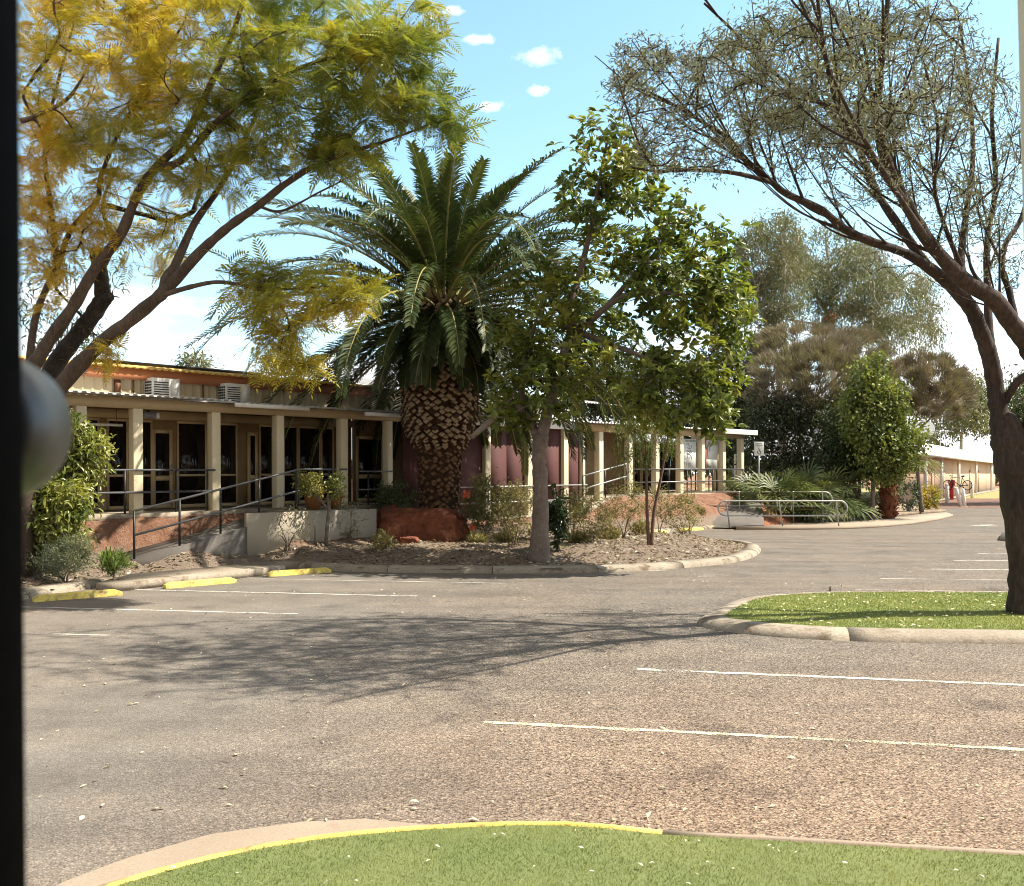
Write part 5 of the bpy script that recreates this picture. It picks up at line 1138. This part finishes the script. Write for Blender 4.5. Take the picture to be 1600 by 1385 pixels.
d=48
simple_tree('evergreen_tree','dark leafy tree with thin pale stems behind the low palms','tree',ft(1235,d),
   [(np.array([ft(1235,d),W(1240,730,d),W(1250,690,d),W(1235,640,d)]),.12,.03),(np.array([ft(1260,d),W(1268,720,d),W(1285,670,d)]),.10,.03)],
   [(1215,680,d,50,60,2,110),(1270,700,d,45,50,2,90),(1190,650,d,30,45,1.5,40),(1185,720,d,28,40,1.5,36),(1240,630,d,40,20,1.5,25)],74,leafM('dark_evergreen_leaf',(.022,.034,.014),(.062,.082,.03),None,1,.5,.15),30,.22,.4,LEAF_T,twigM,.3,.01,.3,.01,.6)
d=46
simple_tree('evergreen_tree','bushy dark green tree with two bare lower stems left of the bright green one','tree',ft(1340,d),
   [(np.array([ft(1338,d),W(1336,760,d),W(1330,720,d),W(1320,670,d)]),.13,.03),(np.array([ft(1345,d),W(1343,750,d),W(1350,690,d)]),.12,.03)],
   [(1325,680,d,42,55,1.6,150),(1310,720,d,38,38,1.5,90),(1345,720,d,30,30,1.3,60),(1300,655,d,20,20,1,24)],75,leafM('olive_evergreen_leaf',(.030,.05,.018),(.085,.11,.035),None,1,.5,.15),30,.20,.4,LEAF_T,twigM,.28,.01,.3,.01,.6)
d=44
simple_tree('poplar_tree','bright green upright tree with fluttering leaves before the brown thickets','tree',ft(1364,d),
   [(np.array([ft(1363,d),W(1364,760,d),W(1364,700,d),W(1362,640,d),W(1362,580,d)]),.11,.03)],
   [(1362,588,d,26,38,1.0,50),(1395,630,d,30,34,1.2,44),(1335,655,d,30,36,1.2,44),(1422,700,d,26,40,1.1,44),(1368,640,d,46,55,1.5,120),(1378,700,d,46,50,1.5,140),(1345,620,d,25,40,1,50),(1405,690,d,20,45,1,46),(1385,735,d,34,20,1,36)],76,leafM('bright_leaf',(.12,.16,.035),(.31,.33,.09),(.10,.13,.04),.8,.5,.3,.3),30,.17,.75,LEAF_T,bark_grey,.22,.01,.4,.01,.5)

for lb,px,d,sp,sd in (('dark broad tree behind the roof of the screened wing',990,60,[(960,600,60,70,60,3.5,150),(1040,620,60,60,60,3,120),(900,620,60,40,40,3,50)],77),('dark tree behind the far end of the verandah',1130,58,[(1130,610,58,60,75,3,160),(1170,660,58,35,60,2.5,70),(1090,660,58,40,40,2.5,50)],78)):
    simple_tree('evergreen_tree',lb,'tree',ft(px,d),[(np.array([ft(px,d),W(px,700,d),W(px+10,620,d)]),.25,.06)],sp,sd,leafM('dense_leaf',(.025,.04,.016),(.075,.098,.038),None,1,.5,.15),34,.32,.4,LEAF_T,twigM,.4,.012,.3,.012,.8)
# fan palms and low fans
def fan_leaf(mb,o,dirv,up,size,nb=22,mi=0,r=None,spread=150,fold=.18):
    dirv=nrm(dirv); up=nrm(up-dirv*np.dot(up,dirv)); s=np.cross(dirv,up)
    for q in range(nb):
        a=R(-spread+2*spread*q/(nb-1))*.62; dd=nrm(dirv*math.cos(a)+s*math.sin(a)+up*fold*(-1 if q%2 else 1)*.3); L_=size*(.75+.25*math.cos(a*.8))*(.9+.15*r.rand()); w=nrm(np.cross(dd,up))*size*.032
        m_=o+dd*L_*.6; t=o+dd*L_+np.array([0,0,-.22*L_*(.4+r.rand())]); k=mb.n; mb.add([o,m_+w,t,m_-w],[(0,1,2,3)],mi)
def fan_palm(name,label,foot,trunk_h,trunk_r,n,ln,size,seed,mat,cat='palm tree',elmin=-20,elmax=80,group=None):
    r=rs(seed); o=empty(name,foot,label,cat,group)
    if trunk_h>.2:
        m=MB(); zs=np.linspace(-.05,trunk_h,14); m.tube([(0.04*math.sin(z*2),0,z) for z in zs],[trunk_r*(1.0+.15*math.sin(z*9)*.4)*(.85+.25*math.sin(math.pi*min(1,z/trunk_h+.05))) for z in zs],14)
        for q in range(160):
            a=r.rand()*6.28; z=trunk_h*r.rand(); p=np.array([trunk_r*.95*math.cos(a),trunk_r*.95*math.sin(a),z]); dd=np.array([math.cos(a)*.5,math.sin(a)*.5,.8]); m.tube([p,p+dd*.12,p+dd*.2+np.array([math.cos(a),math.sin(a),0])*.06],[.05,.045,.02],4)
        m.build('trunk',M('fan_palm_fibre',[(.3,(.11,.035,.015)),(.7,(.24,.085,.04))],5,.95,.8,30,fine=.4),o)
    st_,lv=MB(),MB()
    for q in range(n):
        a=q*2.4+r.normal()*.2; e=R(elmin+(elmax-elmin)*r.rand()); d_=np.array([math.cos(e)*math.cos(a),math.cos(e)*math.sin(a),math.sin(e)]); p0=np.array([0,0,max(.05,trunk_h-.05)]); L_=ln*(.7+.5*r.rand()); p1=p0+d_*L_*.6; p2=p0+d_*L_+np.array([0,0,-.10*L_])
        st_.tube([p0,p1,p2],[.022,.016,.012],4); dr_=nrm(p2-p1+np.array([0,0,-.12])); fan_leaf(lv,p2,dr_,np.array([0,0,1.0])+r.normal(size=3)*.25,size*(.8+.4*r.rand()),r=r)
    st_.build('stalk',rachisM,o); lv.build('crown',mat,o); return o
fanM=leafM('fan_palm_leaf',(.055,.085,.03),(.15,.19,.07),(.24,.24,.10),.8,.4,.2,.5)
fanD=leafM('low_fan_leaf',(.032,.055,.019),(.095,.128,.045),(.17,.19,.07),.8,.45,.2,.4)
fan_palm('fan_palm','stout reddish trunked fan palm partly behind the bright green tree',W(1388,798,45.2)*[1,1,0]+[0,0,.15],2.45,.33,26,1.6,1.4,81,fanM,elmin=2,elmax=75)
for lb,px,d,sd,h_ in (('low fan palm clump with pale leaning frond right of the sign pole',1215,41.8,82,.35),('dark low fan palm clump behind the middle of the silver handrail',1248,43.0,83,.5),('dark low fan palm clump at the right of the three',1285,43.5,84,.45),('low fan palm below the white parking sign',1186,43.8,85,.3)):
    fan_palm('low_fan_palm',lb,ft(px,d)+[0,0,.05],h_,.14,30,1.4,1.15,sd,fanD,'low palm',5,80,'low fan palms behind the silver handrails')

# ------------------------------------------------------------------ shrubs
def shrub(name,label,foot,spec,seed,mat,per,size,wid,tmpl=LEAF_T,bark=twigM,stems=5,rt=.004,spread=.08,droop=.2,step=.2,rmin=.004,cat='shrub',group=None,upb=1.0,dirw=.7,flower=None):
    r=rs(seed); foot=np.asarray(foot,float); tg=ellip(r,spec,.2); c=tg.mean(0); limbs=[]
    for q in range(stems):
        t=tg[r.randint(len(tg))]; m_=foot*.45+t*.55; m_[2]=foot[2]+(t[2]-foot[2])*.5; limbs.append((np.array([foot+np.array([.05*r.normal(),.05*r.normal(),-.03]),foot*.7+m_*.3+[0,0,.08],m_]),rt*5,rt*2.2))
    g=grow(r,limbs,tg,rt=rt,step=step); fm=MB(); 
    if per: leaves_at(r,fm,g,per,spread,tmpl,size,wid,droop,.25,upb=upb,dirw=dirw)
    o=tree(name,label,cat,foot,g,fm if per else None,bark,mat,group,rmin=rmin,n_limb=6,crown_name='foliage',rng=r)
    if flower:
        for p,s in flower:
            fm2=MB(); p=np.array(p)-foot
            for q in range(60): 
                dd=nrm(r.normal(size=3)); fm2.add([p,p+dd*s+r.normal(size=3)*.01,p+dd*s*.9+r.normal(size=3)*.02],[(0,1,2)])
            fm2.build('flower',M('red_flower',[(.3,(.62,.10,.05)),(.7,(.72,.18,.10))],5),o)
    return o
def gf(px,py,z=.3):
    p=G(px,py,z); p[2]=gz(p[0],p[1]); return p
glossy=leafM('glossy_shrub_leaf',(.07,.11,.022),(.21,.26,.06),(.30,.30,.08),1.2,.25,.3,.7)
d=19.3
p=np.array([W(80,0,d)[0],d,0]); p[2]=gz(p[0],p[1])
shrub('oleander_shrub','large glossy green shrub with rounded lower mass beside the door knob',p,[(92,800,d,50,55,.8,110),(60,830,d,40,45,.7,60),(110,775,d,30,25,.5,30),(60,760,d,30,40,.6,40)],91,glossy,20,.17,.34,LEAF_E,spread=.12,droop=.55,rt=.006)
d=20.0; p=np.array([W(95,0,d)[0],d,0]); p[2]=gz(p[0],p[1])
shrub('oleander_shrub','taller glossy shrub reaching over the deck railing at left',p,[(118,700,d,42,45,.7,80),(148,712,d,25,25,.4,26),(95,665,d,22,25,.4,22),(125,745,d,35,20,.5,24)],92,glossy,20,.17,.34,LEAF_E,spread=.12,droop=.55,rt=.006)
d=18.6; p=np.array([W(100,0,d)[0],d,0]); p[2]=gz(p[0],p[1])
shrub('grey_shrub','soft grey green feathery shrub behind the first wheel stop',p,[(105,868,d,48,28,.5,130),(75,880,d,30,18,.4,50),(125,850,d,25,22,.35,40)],93,leafM('grey_green_leaf',(.12,.155,.10),(.25,.29,.20),(.19,.21,.10),1.5,.6,.2,.3),26,.075,.16,LEAF_T,spread=.07,droop=-.5,upb=.3)
d=18.9; p=np.array([W(180,0,d)[0],d,0]); p[2]=gz(p[0],p[1])
shrub('grass_tuft','bright green grassy tuft left of the ramp foot',p,[(180,878,d,24,12,.3,60)],94,leafM('tuft_leaf',(.10,.17,.035),(.22,.28,.07),None,1,.5,.25),26,.16,.07,LEAF_T,spread=.06,droop=-1.1,upb=.2,stems=3)
# shrub tree in front of the white wall
b=Bw(bx(509,RY-.3),RY-.3); b[2]=gz(b[0],b[1]); d=b[1]
r=rs(95); limbs=[(np.array([b+[0,0,-.05],W(512,815,d),W(514,795,d),W(512,775,d)]),.055,.04),L3([(513,795,d),(495,775,d),(485,755,d)],.03,.015),L3([(513,790,d),(525,765,d),(530,745,d)],.03,.015)]
tg=ellip(r,[(492,757,d,32,18,.5,70),(527,760,d,16,24,.35,40),(470,750,d,16,12,.3,22)],.2); g=grow(r,limbs,tg,rt=.004,step=.15); fm=MB(); leaves_at(r,fm,g,12,.06,LEAF_T,.085,.55,.2,.2)
tree('shrub','small round leaved shrub on a bare stem before the white ramp wall','shrub',b,g,fm,bark_grey,leafM('small_yellow_leaf',(.10,.14,.03),(.24,.26,.075),(.30,.26,.07),1.5,.4,.3,.4),rmin=.004,rng=r)
sparse=leafM('sparse_leaf',(.13,.12,.05),(.28,.25,.12),None,1,.6,.2,.3); oliv=leafM('olive_bush_leaf',(.10,.12,.045),(.24,.25,.11),(.28,.23,.10),1.5,.5,.25,.3); dry=leafM('dry_bush_leaf',(.22,.18,.08),(.42,.35,.19),(.20,.20,.08),1.2,.7,.25,.2)
grn=leafM('green_bush_leaf',(.06,.085,.03),(.16,.19,.08),None,1,.5,.2,.4)
def SH(name,label,px,py,h,w,n,seed,mat,per,size,wid,dd=.5,fl=None,z=.3,**k):
    f=gf(px,py,z); d=f[1]; s=F/d
    return shrub(name,label,f,[(px,py-h*.55,d,w/2,h*.5,dd,n)],seed,mat,per,size,wid,flower=[(W(a,b_,d+c),q) for a,b_,c,q in fl] if fl else None,**k)
SH('shrub','spindly bare bush against the left part of the white wall',450,858,72,70,40,101,sparse,9,.07,.4,z=.4)
SH('shrub','thin twiggy bush at the right end of the white wall',548,850,80,60,40,102,sparse,9,.07,.4,z=.4)
SH('shrub','leafy green bush left of the palm base',620,822,70,80,90,103,grn,26,.10,.5,z=.7,fl=[(616,792,-.3,.06)])
SH('shrub','olive bush with red flowers right of the palm base',760,838,95,85,110,104,oliv,28,.10,.45,z=.5,fl=[(728,772,-.4,.13),(738,826,-.5,.11)])
SH('shrub','pale dry bush between the palm and the fig trunk',805,848,95,70,90,105,dry,26,.09,.3,z=.5)
SH('shrub','dense dark glossy plant standing at the foot of the fig trunk',872,862,98,34,60,106,leafM('dark_rosette_leaf',(.014,.028,.009),(.045,.07,.02),None,1,.32,.12,.5),14,.18,.36,tmpl=LEAF_E,stems=3,z=.33,spread=.05,droop=.0)
SH('shrub','straw coloured dry bush right of the fig trunk',925,848,70,80,90,107,dry,26,.09,.3,z=.4)
SH('shrub','thin yellowish bush on the red bank behind the twin stems',975,836,85,75,80,108,dry,18,.09,.3,z=.5)
SH('shrub','sparse yellow green shrub on the tip of the mulched island',1066,843,75,62,80,109,leafM('tip_shrub_leaf',(.14,.15,.04),(.30,.28,.09),(.30,.22,.12),1.2,.5,.25,.3),20,.09,.3,z=.15)
SH('shrub','bare reddish twiggy bush on the bank below the posters',1078,818,60,60,60,122,dry,9,.08,.3,z=.6)
SH('shrub','yellow green weed bush climbing the bank left of the posters',1030,816,55,46,50,123,oliv,20,.09,.35,z=.6)
SH('shrub','grey green weedy bush on the bank below the deck',895,820,60,60,50,110,oliv,22,.09,.35,z=.8)
def FS(name,label,px,py,d,w,h,n,seed,mat,per,size,wid,flat=.6,**k):
    f=ft(px,d); f[2]=.14; return shrub(name,label,f,[(px,py,d,w/2,h/2,flat,n)],seed,mat,per,size,wid,step=.3,rt=.006,rmin=.007,**k)
FS('shrub','low grey green shrub at the kerb below the bright green tree',1370,790,46,70,38,80,111,oliv,16,.13,.45)
FS('shrub','yellow flowering bush at the end of the kerb by the road',1452,778,56,40,50,80,112,leafM('yellow_bush_leaf',(.42,.30,.03),(.66,.48,.05),(.20,.22,.05),.9,.5,.3,.3),18,.15,.5)
FS('shrub','blue green leafy bush left of the yellow flowering one',1418,775,53,48,55,90,113,leafM('blue_bush_leaf',(.07,.095,.055),(.20,.23,.16),None,1,.45,.2,.4),16,.14,.5)
FS('shrub','rambling green bush under the fan palm',1395,762,49,40,40,60,114,grn,16,.13,.5)
FS('shrub','yellowish undergrowth bush between the bare tree stems',1325,765,50,40,50,60,115,leafM('under_leaf',(.14,.14,.03),(.28,.26,.06),None,1,.5,.25,.3),16,.13,.5)
FS('shrub','sprawling low shrub at the bend of the far kerb',1345,800,44.5,50,20,50,116,grn,16,.11,.5)
FS('shrub','yellow green plant seen through the last open bay of the deck',1140,755,49,30,45,40,117,leafM('bay_leaf',(.20,.20,.03),(.38,.34,.06),None,1,.4,.3,.4),14,.2,.3)
FS('shrub','dark bushy screen behind the end of the verandah',1140,715,54,80,90,120,118,leafM('screen_leaf',(.03,.045,.018),(.085,.10,.04),None,1,.5,.15),20,.24,.45,flat=1.5)
tuftM=leafM('dry_tuft_leaf',(.28,.22,.10),(.50,.42,.23),(.22,.22,.08),1.5,.7,.25,.2)
for i,(px,py,where) in enumerate(((1010,812,'on the red bank left of the middle deck posts'),(1045,806,'on the red bank below the left poster'),(1090,812,'on the red bank below the red banner'),(960,806,'on the red bank beside the second ramp'),(790,850,'between the olive bush and the pale dry bush'),(905,852,'beside the dark rosette plant'),(950,846,'between two straw coloured bushes'),(840,838,'behind the fig trunk'),(1000,838,'behind the twin stemmed sapling'),(745,852,'at the right end of the red boulder'),(870,836,'on the bank foot right of the fig'),(600,858,'at the left end of the red boulder'))):
    f=gf(px,py,.35); d=f[1]; shrub('grass_tuft','dry straw grass tuft '+where,f,[(px,py-8,d,16,9,.25,34)],140+i,tuftM,22,.20,.06,LEAF_T,spread=.05,droop=-.9,upb=.2,stems=3,cat='grass tuft',group='dry grass tufts in the garden bed')
# the young twin stemmed tree on the island tip
f=gf(1014,862,.2); d=f[1]; r=rs(120)
limbs=[(np.array([f+[0,0,-.05],W(1011,800,d),W(1010,740,d),W(1008,690,d),W(1000,650,d)]),.05,.022),(np.array([f+[.06,0,-.05],W(1022,800,d),W(1032,750,d),W(1040,705,d),W(1046,670,d)]),.055,.025)]
tg=ellip(r,[(1000,690,d,30,45,.6,60),(1045,680,d,24,35,.5,40),(975,700,d,25,50,.5,36),(1020,660,d,40,30,.6,40)],.2); g=grow(r,limbs,tg,rt=.0035,step=.2); fm=MB(); leaves_at(r,fm,g,14,.08,LEAF_T,.12,.16,1.3,.3)
tree('sapling','young twin stemmed sapling with thin drooping leaves on the island tip','tree',f,g,fm,M('sapling_bark',[(.3,(.11,.06,.04)),(.7,(.19,.115,.08))],5,.85,.4,30),leafM('sapling_leaf',(.09,.13,.03),(.22,.25,.075),None,1,.4,.25,.4),rmin=.004,rng=r)
f=G(1297,932,.0); f[2]=.10; shrub('weed','tiny bare weed at the back kerb of the turf island',f,[(1296,925,f[1],7,7,.08,12)],121,sparse,2,.03,.4,stems=3,rt=.0025,rmin=.003,step=.06)

# far bush line
r=rs(130); mb=MB(); n=26000; a=R(-52)+R(104)*r.rand(n); rad=190+40*r.rand(n); hh=(4.5+2.5*np.sin(a*37)+1.8*np.sin(a*91+1))*np.sqrt(r.rand(n))+1.2
O=np.column_stack([rad*np.sin(a),rad*np.cos(a),hh]); scatter(mb,LEAF_T[0],LEAF_T[1],O,r.normal(size=(n,3)),r.normal(size=(n,3)),np.stack([1.3*(.6+.8*r.rand(n))]*3,1)*[1,.8,1])
o=mb.build('treeline',leafM('far_bush_leaf',(.07,.085,.045),(.15,.16,.09),None,1,.7,.1,.2)); struct(o,'stuff'); o['label']='far line of grey green bush along the horizon'; o['category']='treeline'
